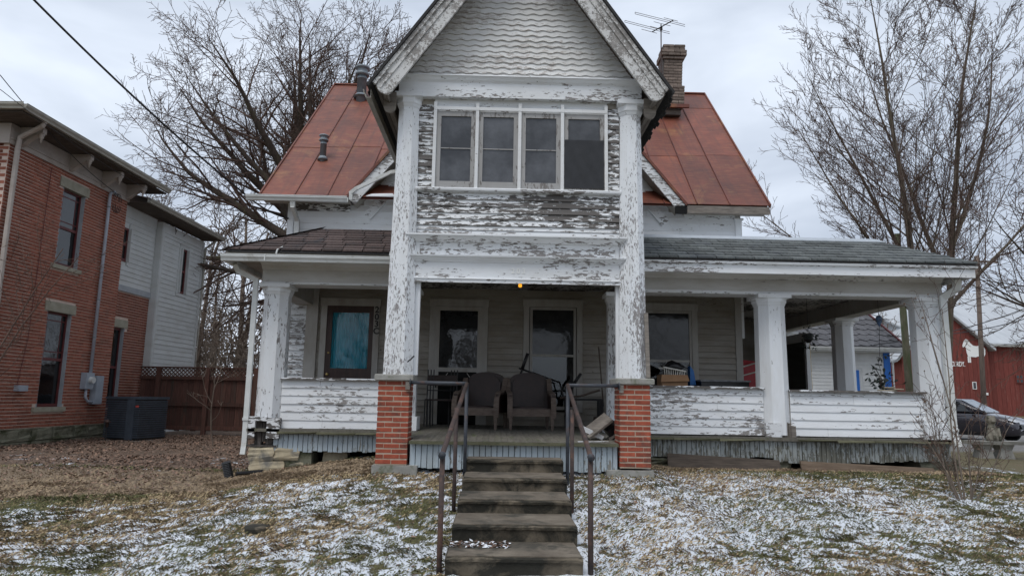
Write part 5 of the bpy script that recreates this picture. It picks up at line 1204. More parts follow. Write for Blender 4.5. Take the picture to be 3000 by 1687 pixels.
# shrub at the right front corner
PB = dict(seg=[6, 5, 4, 3], wob=[.09, .14, .2, .2], up=[.05, .05, .05, .05], tap=[.35, .4, .5, .6], sides=[5, 4, 3, 3], kids=[6, 4, 2, 0], t0=[.2, .15, .1, 0], ang=[(20, 50), (25, 60), (30, 70), (0, 0)], rr=[.55, .6, .65, 1], lr=[.42, .45, .5, .5], lt=[.3, .3, .2, 0], rmin=.0026)
g0 = onG(2832, 1466); rg = np.random.RandomState(8); sb = []
for k in range(12):
    a = rg.uniform(0, 6.28); le = rg.uniform(.15, .6); L = rg.uniform(.6, 1.3)
    sb.append(((g0[0]+.08*math.cos(a), g0[1]+.08*math.sin(a), g0[2]-.03), (math.cos(a)*le, math.sin(a)*le, 1), L, rg.uniform(.005, .011), 0))
for k in range(2): sb.append(((g0[0]+.03*k-.05, g0[1], g0[2]-.03), (.12+.1*k-.15, .1, 1), 2.4, .012, 0))
t = thing('bare_shrub', tuple(g0), 'bare twiggy shrub growing in front of the corner downspout', 'shrub'); out = []
for q_ in sb: grow(rg, np.array(q_[0]), np.array(q_[1])/np.linalg.norm(q_[1]), q_[2], q_[3], 0, PB, out)
tubes([o[:4] for o in out if o[4] == 0], 'stems', 'twig_tan', t); tubes([o[:4] for o in out if o[4] > 0], 'twigs', 'twig_red', t)
tips = np.array([o[0][-1] for o in out if o[4] >= 2]); sel = rg.rand(len(tips)) < .16; tips = tips[sel]
dq = rg.normal(0, .012, (len(tips), 4, 3)); tri = tips[:, None, :]+dq; lv = tri_soup('leaf_buds', tri, np.array([.16, .10, .06])*rg.uniform(.5, 1.3, (len(tips), 1)), 'blade'); setp(lv, t); kind(lv, 'stuff')
# sapling and dead weed by the fence
g1 = onG(627, 1305); t = thing('sapling', tuple(g1), 'thin bare sapling in the leaf litter before the fence', 'sapling'); out = []
grow(rg, g1-[0, 0, .1], np.array([-.06, 0, 1.0]), 2.3, .016, 0, dict(PB, kids=[7, 3, 2, 0], rmin=.004), out); tubes([o[:4] for o in out], 'stems', 'twig_tan', t)
g2 = onG(690, 1262); t = thing('dead_bush', tuple(g2), 'small dead brown bush beside the house corner', 'bush'); out = []
for k in range(40): grow(rg, g2+np.array([rg.normal(0, .05), rg.normal(0, .05), -.02]), np.array([rg.normal(0, .8), rg.normal(0, .5), .9]), rg.uniform(.3, .5), .006, 0, dict(PB, rmin=.004, kids=[4, 3, 2, 0]), out)
tubes([o[:4] for o in out], 'stems', 'twig_tan', t)
# sapling whip in front of the brick wall, far left
t = thing('wall_sapling', (-9.0, 12.2, -.3), 'leaning bare red twigged sapling in front of the brick wall', 'sapling'); out = []
for d_ in ((.15, .3, 1.0), (.35, .2, 1), (.0, .4, 1)): grow(rg, np.array([-9.2, 12.1, -.3]), np.array(d_)/np.linalg.norm(d_), 4.0, .022, 0, dict(PB, kids=[9, 4, 2, 0], rmin=.004), out)
tubes([o[:4] for o in out], 'stems', 'twig_red', t)
# woodland behind: one mass of bare scrub
PW = dict(seg=[6, 5, 4, 3], wob=[.08, .16, .22, .2], up=[.04, .04, .03, .03], tap=[.3, .35, .5, .6], sides=[4, 3, 3, 3], kids=[13, 6, 4, 0], t0=[.12, .1, .1, 0], ang=[(25, 60), (30, 65), (30, 70), (0, 0)], rr=[.4, .5, .6, 1], lr=[.45, .45, .5, .5], lt=[.4, .3, .2, 0], rmin=.012)
rg = np.random.RandomState(77); bush = []
for k in range(4):
    o = []; grow(rg, np.zeros(3), np.array([0, 0, 1.0]), 6.5, .12, 0, PW, o)
    for j in range(3): grow(rg, np.array([rg.normal(0, .5), rg.normal(0, .5), 0]), np.array([rg.normal(0, .5), rg.normal(0, .5), 1.0]), 3.2, .04, 0, PW, o)
    bush.append(o)
allb = []
spots = [(rg.uniform(-24, -6), rg.uniform(27, 46)) for _ in range(30)]+[(rg.uniform(20, 60), rg.uniform(62, 95)) for _ in range(20)]+[(rg.uniform(14, 22), rg.uniform(34, 44)) for _ in range(5)]+[(x_+rg.uniform(-1, 1), rg.uniform(-34, -26)) for x_ in range(-22, 24, 4)]
for (x_, y_) in spots:
    o = bush[rg.randint(4)]; sc = rg.uniform(.8, 1.5)*(1.4 if y_ > 60 else 1)*(1.5 if y_ < 0 else 1)*(.62 if y_ < 46 and x_ > 0 else 1); an_ = rg.uniform(0, 6.28); Mz = np.array([[math.cos(an_), -math.sin(an_), 0], [math.sin(an_), math.cos(an_), 0], [0, 0, 1]])
    off = np.array([x_, y_, ghs(x_, y_)-.1])
    allb += [((q_[0]@Mz.T)*sc+off, q_[1]*sc, q_[2]*sc, q_[3]) for q_ in o]
wd_ = tubes(allb, 'woodland', 'twig_tan'); kind(wd_, 'stuff'); tag(wd_, 'mass of bare grey brown scrub and thin trees around the lots', 'woodland')

# ================================================================== THINGS ON THE PORCH
def armchair(cx, cy, rz, label):
    fz = flz(cy); t = thing('armchair', (cx, cy, fz), label, 'armchair', None)
    c_, s_ = math.cos(rz), math.sin(rz)
    def P(x, y, z): return (cx+x*c_-y*s_, cy+x*s_+y*c_, fz+z)
    def bx(name, mat, x0, x1, y0, y1, z0, z1): return MB().hexa([P(x0, y0, z0), P(x1, y0, z0), P(x1, y1, z0), P(x0, y1, z0), P(x0, y0, z1), P(x1, y0, z1), P(x1, y1, z1), P(x0, y1, z1)]).build(name, mat, t)
    for sx in (-1, 1):
        for yy, h in ((-.34, .24), (.30, .24)):
            x0 = sx*.33; MB().loft([[P(x0-.016, yy-.016, 0), P(x0+.016, yy-.016, 0), P(x0+.016, yy+.016, 0), P(x0-.016, yy+.016, 0)], [P(x0-.032, yy-.03, h), P(x0+.032, yy-.03, h), P(x0+.032, yy+.03, h), P(x0-.032, yy+.03, h)]]).build('leg', 'chair_wood', t)
        # arm: curved front post sweeping back into the top rail
        path = [(-.36, .22), (-.375, .34), (-.365, .46), (-.32, .545), (-.22, .575), (-.05, .58), (.08, .60), (.16, .68), (.22, .80)]
        rg_ = []
        for y_, z_ in path: x0 = sx*.345; rg_.append([P(x0-.04, y_-.02, z_-.028), P(x0+.04, y_-.02, z_-.028), P(x0+.04, y_+.02, z_+.028), P(x0-.04, y_+.02, z_+.028)])
        MB().loft(rg_).build('arm', 'chair_wood', t)
        bx('side_panel', 'leather', sx*.345-.025, sx*.345+.025, -.33, .30, .26, .56)
    bx('seat_rail', 'chair_wood', -.31, .31, -.36, -.32, .22, .335)
    rg_ = []
    for k in range(6):
        y_ = -.31+.5*k/5; rg_.append([P(-.31, y_, .26), P(.31, y_, .26), P(.31, y_, .34), P(.15, y_, .365+.01*math.sin(k)), P(-.15, y_, .365), P(-.31, y_, .34)])
    MB().loft(rg_).build('seat', 'leather', t)
    poly = [(-.33, .30), (.33, .30), (.335, .80)]+[(.30*math.cos(a), .80+.125*math.sin(a)) for a in [math.pi*k/12 for k in range(13)]]+[(-.335, .80)]
    MB().loft([[P(x, .19+.12*(z-.3), z) for x, z in poly], [P(x, .30+.12*(z-.3), z) for x, z in poly]]).build('backrest', 'leather', t)
    poly = [(x*.8, .36+(z-.3)*.82) for x, z in poly]
    MB().loft([[P(x, .155+.12*(z-.3), z) for x, z in poly], [P(x, .20+.12*(z-.3), z) for x, z in poly]]).build('back_cushion', 'leather', t)
    return t
armchair(.555, 11.42, R(3), 'brown leather armchair with scrolled arms facing the steps, beneath the black tubes')
armchair(-.23, 11.48, R(-14), 'brown leather armchair turned towards the stacked chairs by the screen door')
def stack_chair(cx, cy, dz, label):
    fz = flz(cy)+dz; t = thing('stacking_chair', (cx, cy, fz), label, 'chair', 'stacking chairs by the screen door')
    for sx in (-.2, .2):
        MB().tube([(cx+sx, cy-.2, fz), (cx+sx, cy-.18, fz+.44)], .011, 6).build('leg', 'black_metal', t)
        MB().tube([(cx+sx, cy+.22, fz), (cx+sx, cy+.16, fz+.44), (cx+sx, cy+.22, fz+.95)], .011, 6).build('back_leg', 'black_metal', t)
    B('seat', 'leather', t, cx-.2, cx+.2, cy-.19, cy+.17, fz+.43, fz+.455); B('backrest', 'leather', t, cx-.2, cx+.2, cy+.185, cy+.205, fz+.68, fz+.86)
    MB().tube([(cx-.2, cy+.17, fz+.6), (cx+.2, cy+.17, fz+.6)], .009, 6).build('crossbar', 'black_metal', t)
for k in range(3): stack_chair(-.86-.055*k, 11.75+.05*k, 0, 'dark stacking chair with black tube legs nested before the screen door')
ex = thing('exercise_frame', (.9, 12.0, flz(12)), 'black padded tube frame of folded exercise gear leaning behind the armchair', 'frame')
def pxl(pts, Y, r, name, mat, par): return MB().tube([onY(x_, y_, Y) for x_, y_ in pts], r, 8).build(name, mat, par, True)
pxl([(1546, 1035), (1530, 1080)], 12.0, .028, 'grip', 'plastic_black', ex); pxl([(1532, 1076), (1508, 1140)], 12.0, .014, 'tube', 'black_metal', ex)
pxl([(1520, 1078), (1640, 1120)], 12.02, .016, 'tube', 'black_metal', ex); pxl([(1702, 1094), (1680, 1125)], 11.6, .026, 'grip', 'plastic_black', ex); pxl([(1682, 1122), (1655, 1220)], 11.6, .015, 'tube', 'black_metal', ex); pxl([(1640, 1120), (1660, 1200)], 11.9, .014, 'tube', 'black_metal', ex)
stk = thing('leaning_stick', (1.55, 12.2, .4), 'weathered grey branch leaning low against the porch wall', 'stick'); pxl([(1640, 1166), (1700, 1160), (1758, 1142)], 11.8, .018, 'shaft', 'chair_wood', stk); 
brm = thing('broom', (1.72, 12.3, .4), 'thin broom handle standing upright against the porch wall', 'broom'); pxl([(1754, 1015), (1768, 1190)], 12.2, .012, 'handle', 'chair_wood', brm); MB().box(1.71, 1.80, 12.15, 12.24, flz(12.2), .56).build('bristles', 'chair_wood', brm)
bt = thing('black_side_table', (1.55, 11.9, .37), 'small black open metal stand near the porch column', 'table')
x0, x1 = 1.22, 1.78
for xx in (x0, x1):
    for yy in (11.72, 12.05): B('leg', 'black_metal', bt, xx-.03, xx+.03, yy-.025, yy+.025, flz(11.9), .86)
for yy in (11.72, 12.05): B('rail', 'black_metal', bt, x0, x1, yy-.02, yy+.02, .83, .87)
gb = thing('broken_box', (1.45, 9.75, .33), 'broken grey drawer tipped on edge against the brick pier', 'box')
def tilt(pts, c, ry, rx):
    M = Matrix.Rotation(ry, 3, 'Y') @ Matrix.Rotation(rx, 3, 'X'); return [tuple(np.array(M @ Vector(p))+np.array(c)) for p in pts]
def tb(name, mat, par, c, ry, rx, x0, x1, y0, y1, z0, z1): return MB().hexa(tilt([(x0, y0, z0), (x1, y0, z0), (x1, y1, z0), (x0, y1, z0), (x0, y0, z1), (x1, y0, z1), (x1, y1, z1), (x0, y1, z1)], c, ry, rx)).build(name, mat, par)
tb('panel', 'wood_grey', gb, (1.40, 9.62, .50), R(-38), R(20), -.20, .20, -.16, .16, -.015, .015); tb('side', 'plastic_black', gb, (1.47, 9.66, .46), R(-38), R(20), .02, .20, -.15, .15, -.16, -.016)
tb('front', 'paint_high_x', gb, (1.33, 9.58, .40), R(24), R(10), -.17, .15, -.05, -.02, -.02, .04); tb('loose_board', 'wood_grey', gb, (1.62, 9.60, .38), R(-38), R(10), -.09, .09, -.05, .05, -.015, .015)
sp3 = MB(); rg_ = [[(1.08+.42*k/8, 9.12+.02*k+.02*math.sin(k*2), flz(9.15)+.004), (1.08+.42*k/8, 9.22+.03*math.sin(k*1.3)+.012*k, flz(9.25)+.004)] for k in range(9)]
sp3.loft(rg_, False, False); snp = sp3.build('snow_patch', 'snow'); kind(snp, 'stuff'); tag(snp, 'thin patch of snow blown onto the porch floor edge', 'snow')
# right porch
bxx = thing('cardboard_box', (2.9, 11.6, .36), 'open brown cardboard box under the white laundry basket', 'box')
q0 = onY(1935, 1120, 11.5); q1 = onY(2010, 1120, 11.5); zt_ = onY(1970, 1098, 11.5)[2]
MB().box(q0[0], q1[0], 11.4, 11.75, .7, zt_).build('carton', 'cardboard', bxx); MB().hexa([(q0[0], 11.4, zt_), (q1[0], 11.4, zt_), (q1[0]+.02, 11.36, zt_-.10), (q0[0]-.02, 11.36, zt_-.12), (q0[0], 11.405, zt_), (q1[0], 11.405, zt_), (q1[0]+.02, 11.365, zt_-.10), (q0[0]-.02, 11.365, zt_-.12)]).build('flap', 'cardboard', bxx); B('stand', 'plastic_black', bxx, q0[0]+.05, q1[0]-.05, 11.45, 11.7, flz(11.5), .7)
bk = thing('laundry_basket', tuple(onY(1975, 1098, 11.55)), 'white slotted plastic laundry basket tipped on the cardboard box', 'basket')
ca_, cb_ = onY(1943, 1075, 11.5), onY(2009, 1088, 11.5); lowz = .15
MB().bar(ca_, cb_, .05, .02).build('rim', 'plastic_white', bk); MB().bar(ca_+[0, .3, 0], cb_+[0, .3, 0], .05, .02).build('rim', 'plastic_white', bk)
for k in range(10): p_ = ca_+(cb_-ca_)*(k+.5)/10; MB().bar(p_, p_+[-.012*(k-4.5)*.3, .03, -lowz], .012, .01, (0, 1, 0)).build('slat', 'plastic_white', bk)
MB().bar(ca_+[.03, .03, -lowz], cb_+[-.03, .03, -lowz+.02], .03, .02).build('base', 'plastic_white', bk)
bag = MB(); cbag = onY(1980, 1076, 11.65); rg_ = []
for k in range(7):
    a = k/6; h = .13*math.sin(math.pi*min(1, a*1.15+.05))**.6; rg_.append([(cbag[0]-.17+.36*a+.02*math.sin(j*2+k), cbag[1]+.12*math.cos(2*math.pi*j/10), cbag[2]+h*(.7*math.sin(2*math.pi*j/10)+.3*math.sin(j*3.1+k))) for j in range(10)])
tag(bag.loft(rg_).build('black_bag', 'plastic_black', None, True), 'black bag lying in the laundry basket', 'bag')
tag(MB().prism([(2022, 1128), (2040, 1128), (2032, 1085), (2022, 1072)], lambda a, b_, t: tuple(onY(a, b_, 11.6)+np.array([0, t, 0])), 0, .15).build('blue_board', 'plastic_blue'), 'blue plastic board standing by the porch window casing', 'board')
cr_ = thing('wrapped_crate', (4.0, 11.6, .36), 'long low crate wrapped in clear plastic behind the porch rail', 'crate'); q0 = onY(2046, 1115, 11.5); q1 = onY(2192, 1120, 11.5)
B('crate', 'plastic_black', cr_, q0[0]+.02, q1[0]-.02, 11.4, 11.8, flz(11.5), q0[2]-.01); MB().box(q0[0], q1[0], 11.37, 11.83, q0[2]-.012, q0[2]+.015).build('wrap', 'plastic_sheet', cr_)
cl = thing('red_cooler', (5.0, 14.5, .36), 'red cooler with a white carrying handle on the side porch', 'cooler'); cq = onY(2205, 1075, 13.6)
MB().box(cq[0]-.30, cq[0]+.16, 13.5, 13.9, flz(12.5), cq[2]+.05).build('body', 'cooler_red', cl); MB().hexa([(cq[0]-.30, 13.48, cq[2]+.05), (cq[0]+.18, 13.48, cq[2]+.05), (cq[0]+.18, 13.9, cq[2]+.05), (cq[0]-.30, 13.9, cq[2]+.05), (cq[0]-.30, 13.5, cq[2]+.14), (cq[0]+.10, 13.5, cq[2]+.10), (cq[0]+.10, 13.9, cq[2]+.10), (cq[0]-.30, 13.9, cq[2]+.14)]).build('lid', 'cooler_red', cl)
MB().tube([(cq[0]-.30, 13.46, cq[2]-.02), (cq[0]+.10, 13.45, cq[2]+.10), (cq[0]+.20, 13.45, cq[2]-.05), (cq[0]-.28, 13.45, cq[2]-.18)], .014, 6).build('handle', 'plastic_white', cl)
# plants, stones, hangings
rg = np.random.RandomState(12)
def leafy(name, label, cat, c, n, rad, hgt, pot=None, stem=True, lsz=.05, mat='leaf_dark', seedpts=None):
    t = thing(name, tuple(c), label, cat); ls = []
    for k in range(n):
        p_ = np.array(c)+np.array([rg.normal(0, rad), rg.normal(0, rad*.6), abs(rg.normal(0, 1))*hgt*.5+.02]) if seedpts is None else seedpts(k)
        a = rg.normal(0, 1, 3); a[2] -= .35; a /= np.linalg.norm(a); b_ = np.cross(a, rg.normal(0, 1, 3)); b_ /= np.linalg.norm(b_); s_ = lsz*rg.uniform(.7, 1.3)
        MB().loft([[p_, p_+a*s_*.35+b_*s_*.30, p_+a*s_*.75+b_*s_*.22, p_+a*s_*1.25, p_+a*s_*.75-b_*s_*.22, p_+a*s_*.35-b_*s_*.30], [q_+np.cross(a, b_)*.002 for q_ in (p_, p_+a*s_*.35+b_*s_*.30, p_+a*s_*.75+b_*s_*.22, p_+a*s_*1.25, p_+a*s_*.75-b_*s_*.22, p_+a*s_*.35-b_*s_*.30)]]).build('leaf', mat, t); ls.append(p_)
    return t, ls
pc = onY(2585, 1135, 11.15)
def pl_pts(k):
    y_ = 1140-abs(rg.normal(0, 1))*38; 
    if k % 9 == 0: y_ = rg.uniform(1035, 1075)
    x_ = 2580+rg.normal(0, 24)*(1 if y_ > 1090 else .7); return onY(np.clip(x_, 2525, 2650), max(y_, 1030), 11.15+rg.uniform(-.12, .12))
t, ls = leafy('potted_plant', 'dark leafy houseplant standing behind the porch rail near the flat stones', 'plant', pc, 74, .1, .3, lsz=.062, seedpts=pl_pts)
for p_ in ls[::5]: MB().tube([(pc[0], pc[1], pc[2]-.1), (p_+pc)/2+[.02, 0, .02], p_], .004, 4).build('stem', 'bark_dark', t)
MB().lathe((pc[0], pc[1], flz(11.1)), [(.10, 0), (.14, .6), (.15, .62), (.10, .62)], 12).build('pot', 'plastic_black', t)
for k, (xa, xb, ya, yb) in enumerate(((2570, 2630, 1139, 1131), (2600, 2650, 1141, 1135), (2590, 2622, 1132, 1128))):
    p0 = onY(xa, ya, 10.80); p1 = onY(xb, yb, 10.80); zb = 1.056+.022*(k == 1)+.0*(k == 0)+.044*(k == 2)
    rg_ = [[(p0[0]+(p1[0]-p0[0])*(.5+.5*math.cos(a)*s_)+.01*math.sin(3*a), 10.81+.09*math.sin(a)*s_, zb+dz) for a in [2*math.pi*j/9 for j in range(9)]] for s_, dz in ((.92, 0), (1, .008), (.97, .018), (.85, .021))]
    tag(MB().loft(rg_).build('flat_stone', 'flat_stone'), 'flat tan stone, %s on the porch rail by the plant' % ('longest of the pile' if k == 0 else 'overlapping the middle of the pile' if k == 1 else 'topmost of the pile'), 'stone', 'flat stones piled on the porch rail')
hc = onY(2368, 985, 12.3)
def hp(k): a = rg.uniform(0, 6.28); h = rg.uniform(-.24, .20); rr = .11*(1-.6*max(0, h/.25)); return hc+np.array([rr*math.cos(a), rr*math.sin(a), h])
t, ls = leafy('hanging_planter', 'dark trailing plant hanging from the side porch ceiling', 'plant', hc, 60, .1, .2, lsz=.05, seedpts=hp)
MB().lathe(tuple(hc), [(.03, -.12), (.08, -.06), (.09, .03), (.03, .05)], 10).build('basket', 'plastic_black', t); MB().tube([hc+[0, 0, .05], (hc[0], hc[1], 2.8)], .004, 4).build('hanger', 'hair_line', t); MB().tube([hc+[.02, 0, -.1], hc+[.03, 0, -1.0]], .004, 4).build('pull_string', 'brass', t)
wc = onY(2575, 938, 11.6); t = thing('wind_chime', tuple(wc), 'small blue glass wind chime hanging from the porch eave on a cord', 'wind chime')
MB().lathe(tuple(wc), [(.006, -.11), (.05, -.02), (.055, .04), (.03, .08)], 8).build('blue_glass', 'chime_blue', t); MB().tube([wc+[0, 0, -.1], wc+[-.03, 0, -.62]], .004, 4).build('cord', 'hair_line', t); MB().tube([wc+[0, 0, .07], (wc[0], wc[1], 2.82)], .004, 4).build('hanger', 'hair_line', t); MB().lathe(tuple(wc+np.array([-.03, 0, -.66])), [(.005, -.03), (.025, 0), (.02, .03)], 8).build('clapper', 'wood_grey', t)
for k in range(24):
    p_ = wc+rg.normal(0, .06, 3); MB().tube([wc+[0, 0, .03], p_], .004, 4).build('twig', 'bark_dark', t)

# ---- loose planks, drain pipe, stone in the lawn
def plank(x0, y0, x1, y1, zt0, zt1, h, mat, label):
    tag(MB().hexa([(x0, y0, zt0-h), (x1, y1, zt1-h*.75), (x1, y1+.04, zt1-h*.75), (x0, y0+.04, zt0-h), (x0, y0+.05, zt0), (x1, y1+.05, zt1), (x1, y1+.09, zt1), (x0, y0+.09, zt0)]).build('loose_plank', mat), label, 'plank', 'planks propped against the porch skirt')
plank(2.60, 10.57, 4.30, 10.57, .075, -.005, .20, 'wood_plank', 'dark weathered plank propped against the skirt near the brick pier')
plank(4.62, 10.57, 6.65, 10.57, -.01, -.09, .16, 'wood_plank_warm', 'lighter brown plank propped against the skirt toward the corner downspout')
dpc = onG(672, 1400); t = thing('drain_pipe', tuple(dpc), 'short black corrugated drain pipe sticking out of the ground', 'pipe')
ax = np.array([-.18, -.25, .95]); ax /= np.linalg.norm(ax); MB().tube([dpc+ax*(.012*k-.08) for k in range(27)], [.058 if k % 2 else .066 for k in range(27)], 14).build('corrugated_tube', 'plastic_black', t)
MB().tube([dpc+[.05, .1, .05], dpc+[.35, .35, .06]], .03, 8).build('branch_pipe', 'plastic_black', t)
sc0 = onG(752, 1548); rg_ = [[(sc0[0]+.125*s_*math.cos(a)*(1+.12*math.sin(3*a)), sc0[1]+.16*s_*math.sin(a), sc0[2]+z_+.02) for a in [2*math.pi*j/16 for j in range(16)]] for s_, z_ in ((1, -.06), (1.02, .0), (.9, .014), (.5, .018))]
tag(MB().loft(rg_).build('lawn_stone', 'concrete_steps'), 'flat round grey stone set in the snowy lawn', 'stone')

# ================================================================== BACKGROUND RIGHT
# garage
GA = thing('white_garage', (13, 28, -.4), 'small white sided garage with grey slate roof and bright blue trim', 'garage')
gw = B('garage_wall', 'garage_white', GA, 6.5, 15.45, 27.0, 27.1, -.5, 2.95); B('end_wall', 'garage_white', GA, 15.35, 15.45, 27.1, 33.8, -.5, 2.95)
boards(gw, (0, 27.0, 0), (1, 0, 0), (0, -1, 0), 10.6, 15.22, .2, 2.62, .135, 'garage_white', holes=[(13.95, 14.35, -.5, 2.17), (11.2, 11.95, -.5, 1.95)], joints=False)
B('corner_board', 'blue_trim', GA, 15.22, 15.47, 26.95, 27.0, -.5, 2.84); B('door_trim', 'blue_trim', GA, 13.98, 14.2, 26.94, 27.0, -.5, 2.15)
B('door_trim', 'blue_trim', GA, 11.85, 11.95, 26.93, 27.0, -.5, 1.85); B('door_trim', 'blue_trim', GA, 11.2, 11.95, 26.92, 26.93, 1.85, 1.95); B('garage_door', 'garage_white', GA, 11.0, 11.85, 26.95, 26.99, -.5, 1.85)
gutter('gutter', (6.5, 26.65, 2.88), (16.05, 26.65, 2.88), 'gutter_white', .14, .14, (0, -1, 0), GA); B('soffit', 'garage_white', GA, 6.5, 15.9, 26.65, 27.0, 2.84, 2.87)
sr = MB().hexa([(6.5, 26.6, 3.0), (15.95, 26.6, 3.0), (15.95, 30.4, 5.3), (6.5, 30.4, 5.3), (6.5, 26.6, 3.03), (15.95, 26.6, 3.03), (15.95, 30.4, 5.33), (6.5, 30.4, 5.33)]).build('slate_roof', 'slate', GA)
MB().hexa([(6.5, 30.4, 5.3), (15.95, 30.4, 5.3), (15.95, 34.2, 3.0), (6.5, 34.2, 3.0), (6.5, 30.4, 5.33), (15.95, 30.4, 5.33), (15.95, 34.2, 3.03), (6.5, 34.2, 3.03)]).build('rear_slope', 'slate', sr)
MB().bar((15.97, 26.6, 3.02), (15.97, 30.4, 5.33), .06, .16).build('verge_board', 'maroon', sr)
MB().prism([(27.05, 2.9), (33.8, 2.9), (30.4, 5.25)], lambda a, b_, t: (t, a, b_), 15.36, 15.44).build('gable_end', 'garage_white', GA)
for r in range(9):
    t0 = r/9; x = 11.0+(r % 2)*.2
    while x < 15.9:
        x1 = min(x+.4, 15.93); y0, z0 = 26.6+3.8*t0, 3.03+2.3*t0; y1, z1 = 26.6+3.8*(t0+.125), 3.03+2.3*(t0+.125); m0 = (x+x1)/2; j_ = rnd.uniform(-.02, .02)
        MB().loft([[(x, y0+.10, z0+.075), (x+.1, y0+.02+j_, z0+.03), (m0, y0-.03+j_, z0+.005), (x1-.1, y0+.02, z0+.03), (x1-.01, y0+.10, z0+.075), (x1-.01, y1, z1+.012), (x, y1, z1+.012)], [(x, y0+.09, z0+.10), (x+.1, y0+.01+j_, z0+.055), (m0, y0-.04+j_, z0+.03), (x1-.1, y0+.01, z0+.055), (x1-.01, y0+.09, z0+.10), (x1-.01, y1, z1+.016), (x, y1, z1+.016)]]).build('slate', 'slate', sr); x += .4
MB().tube([(15.9, 26.7, 2.9), (15.75, 26.85, 2.6), (15.55, 26.93, 2.45), (15.55, 26.93, -.4)], .045, 6).build('downspout', 'gutter_white', GA)
# barn
YBN = 60.0
BN = thing('red_barn', (42, 62, 0), 'large weathered red barn with grey metal roof and a white horse painted on it', 'barn')
def bx_(px, py, Y=YBN): p_ = onY(px, py, Y); return p_[0], p_[2]
xl, zl = bx_(2640, 1045); xr, zr = bx_(2892, 1018); xa = (xl+xr)/2-.2; za_ = bx_(2752, 900)[1]
gwl = MB().prism([(xl, -.6), (xr, -.6), (xr, zr), (xa, za_), (xl, zl)], lambda a, b_, t: (a, t, b_), YBN+.1, YBN+8).build('gable_wing', 'barn_red', BN)
x = xl
while x < xr:
    x1 = min(x+.42, xr); zt2 = lambda q_: zl+(za_-zl)*(q_-xl)/(xa-xl) if q_ < xa else za_+(zr-za_)*(q_-xa)/(xr-xa)
    MB().hexa([(x+.015, YBN, -.6), (x1-.01, YBN, -.6), (x1-.01, YBN+.09, -.6), (x+.015, YBN+.09, -.6), (x+.015, YBN, zt2(x)), (x1-.01, YBN, zt2(x1)), (x1-.01, YBN+.09, zt2(x1)), (x+.015, YBN+.09, zt2(x))]).build('barn_board', 'barn_red', gwl); x += .42
for (p0, p1) in (((xl-.6, zl-.45), (xa, za_)), ((xa, za_), (xr+.5, zr-.30))):
    MB().hexa([(p0[0], YBN-.4, p0[1]), (p1[0], YBN-.4, p1[1]), (p1[0], YBN+9, p1[1]), (p0[0], YBN+9, p0[1]), (p0[0], YBN-.4, p0[1]+.2), (p1[0], YBN-.4, p1[1]+.2), (p1[0], YBN+9, p1[1]+.2), (p0[0], YBN+9, p0[1]+.2)]).build('wing_roof', 'barn_roof', BN)
xe = xr+26; ze = bx_(2950, 1012)[1]
mbw = B('barn_wall', 'barn_red', BN, xr, xe, YBN+.6, YBN+.8, -.6, ze); x = xr+.05
while x < xr+9:
    B('barn_board', 'barn_red', mbw, x+.012, x+.40, YBN+.5, YBN+.6, -.6+rnd.uniform(0, .1), ze-.05); x += .41
MB().hexa([(xr-4.4, YBN+.1, ze+.05), (xe, YBN+.1, ze+.05), (xe, YBN+12, ze+6.4), (xr-9, YBN+12, ze+6.4), (xr-4.4, YBN+.1, ze+.2), (xe, YBN+.1, ze+.2), (xe, YBN+12, ze+6.6), (xr-9, YBN+12, ze+6.6)]).build('main_roof', 'barn_roof', BN)
gutter('gutter', (xr+.3, YBN+.1, ze-.1), (xe, YBN+.1, ze-.1), 'gutter_white', .2, .2, (0, -1, 0), BN)
def bw_(px0, px1, py0, py1, Y): a_ = onY(px0, py0, Y); b_ = onY(px1, py1, Y); return a_[0], b_[0], b_[2], a_[2]
x0, x1, z0, z1 = bw_(2848, 2862, 1118, 1140, YBN-.03); wf = B('window', 'white_paint', BN, x0, x1, YBN-.05, YBN-.02, z0, z1); B('pane', 'pane_dark', wf, x0+.06, x1-.06, YBN-.06, YBN-.051, z0+.06, z1-.06)
x0, x1, z0, z1 = bw_(2975, 2998, 1098, 1122, YBN+.45); wf = B('window', 'barn_red', BN, x0, x1, YBN+.42, YBN+.49, z0, z1); 
for i_ in range(2):
    for j_ in range(2): B('pane', 'pane_dark', wf, x0+.06+i_*(x1-x0)/2, x0+(i_+1)*(x1-x0)/2-.04, YBN+.41, YBN+.419, z0+.06+j_*(z1-z0)/2, z0+(j_+1)*(z1-z0)/2-.04)
x0, x1, z0, z1 = bw_(2888, 2896, 1150, 1157, YBN-.05); B('notice', 'white_paint', BN, x0, x1, YBN-.06, YBN-.02, z0, z1)
p0 = onY(2782, 1073, YBN); p1 = onY(2824, 1073, YBN); hgt = (onY(2800, 1060, YBN)-onY(2800, 1074, YBN))[2]
tx = text('McCURDY.', hgt*1.42, 'white_paint', 'painted_letters', BN, lambda a, b_, c: (a, b_, c), .01, .012)
xs_t = [v_.co.x for v_ in tx.data.vertices]; ta, tb_ = min(xs_t), max(xs_t); A0, A1 = onY(2772, 1073, YBN)[0], onY(2827, 1073, YBN)[0]
for v_ in tx.data.vertices: a, b_, c = v_.co; v_.co = (A0+(A1-A0)*(a-ta)/(tb_-ta), YBN-.03-c, p1[2]+b_)
hs_ = [(2821, 1018), (2819, 1012), (2823, 999), (2828, 993), (2834, 995), (2841, 1004), (2850, 1012), (2860, 1014), (2868, 1012), (2880, 1014), (2886, 1024), (2886, 1038), (2882, 1047), (2878, 1040), (2868, 1043), (2858, 1046), (2846, 1045), (2836, 1044), (2832, 1034), (2829, 1018), (2825, 1014)]
MB().prism([(onY(a, b_, YBN)[0], onY(a, b_, YBN)[2]) for a, b_ in hs_], lambda a, b_, t: (a, t, b_), YBN-.03, YBN-.005).build('painted_horse', 'white_paint', BN)
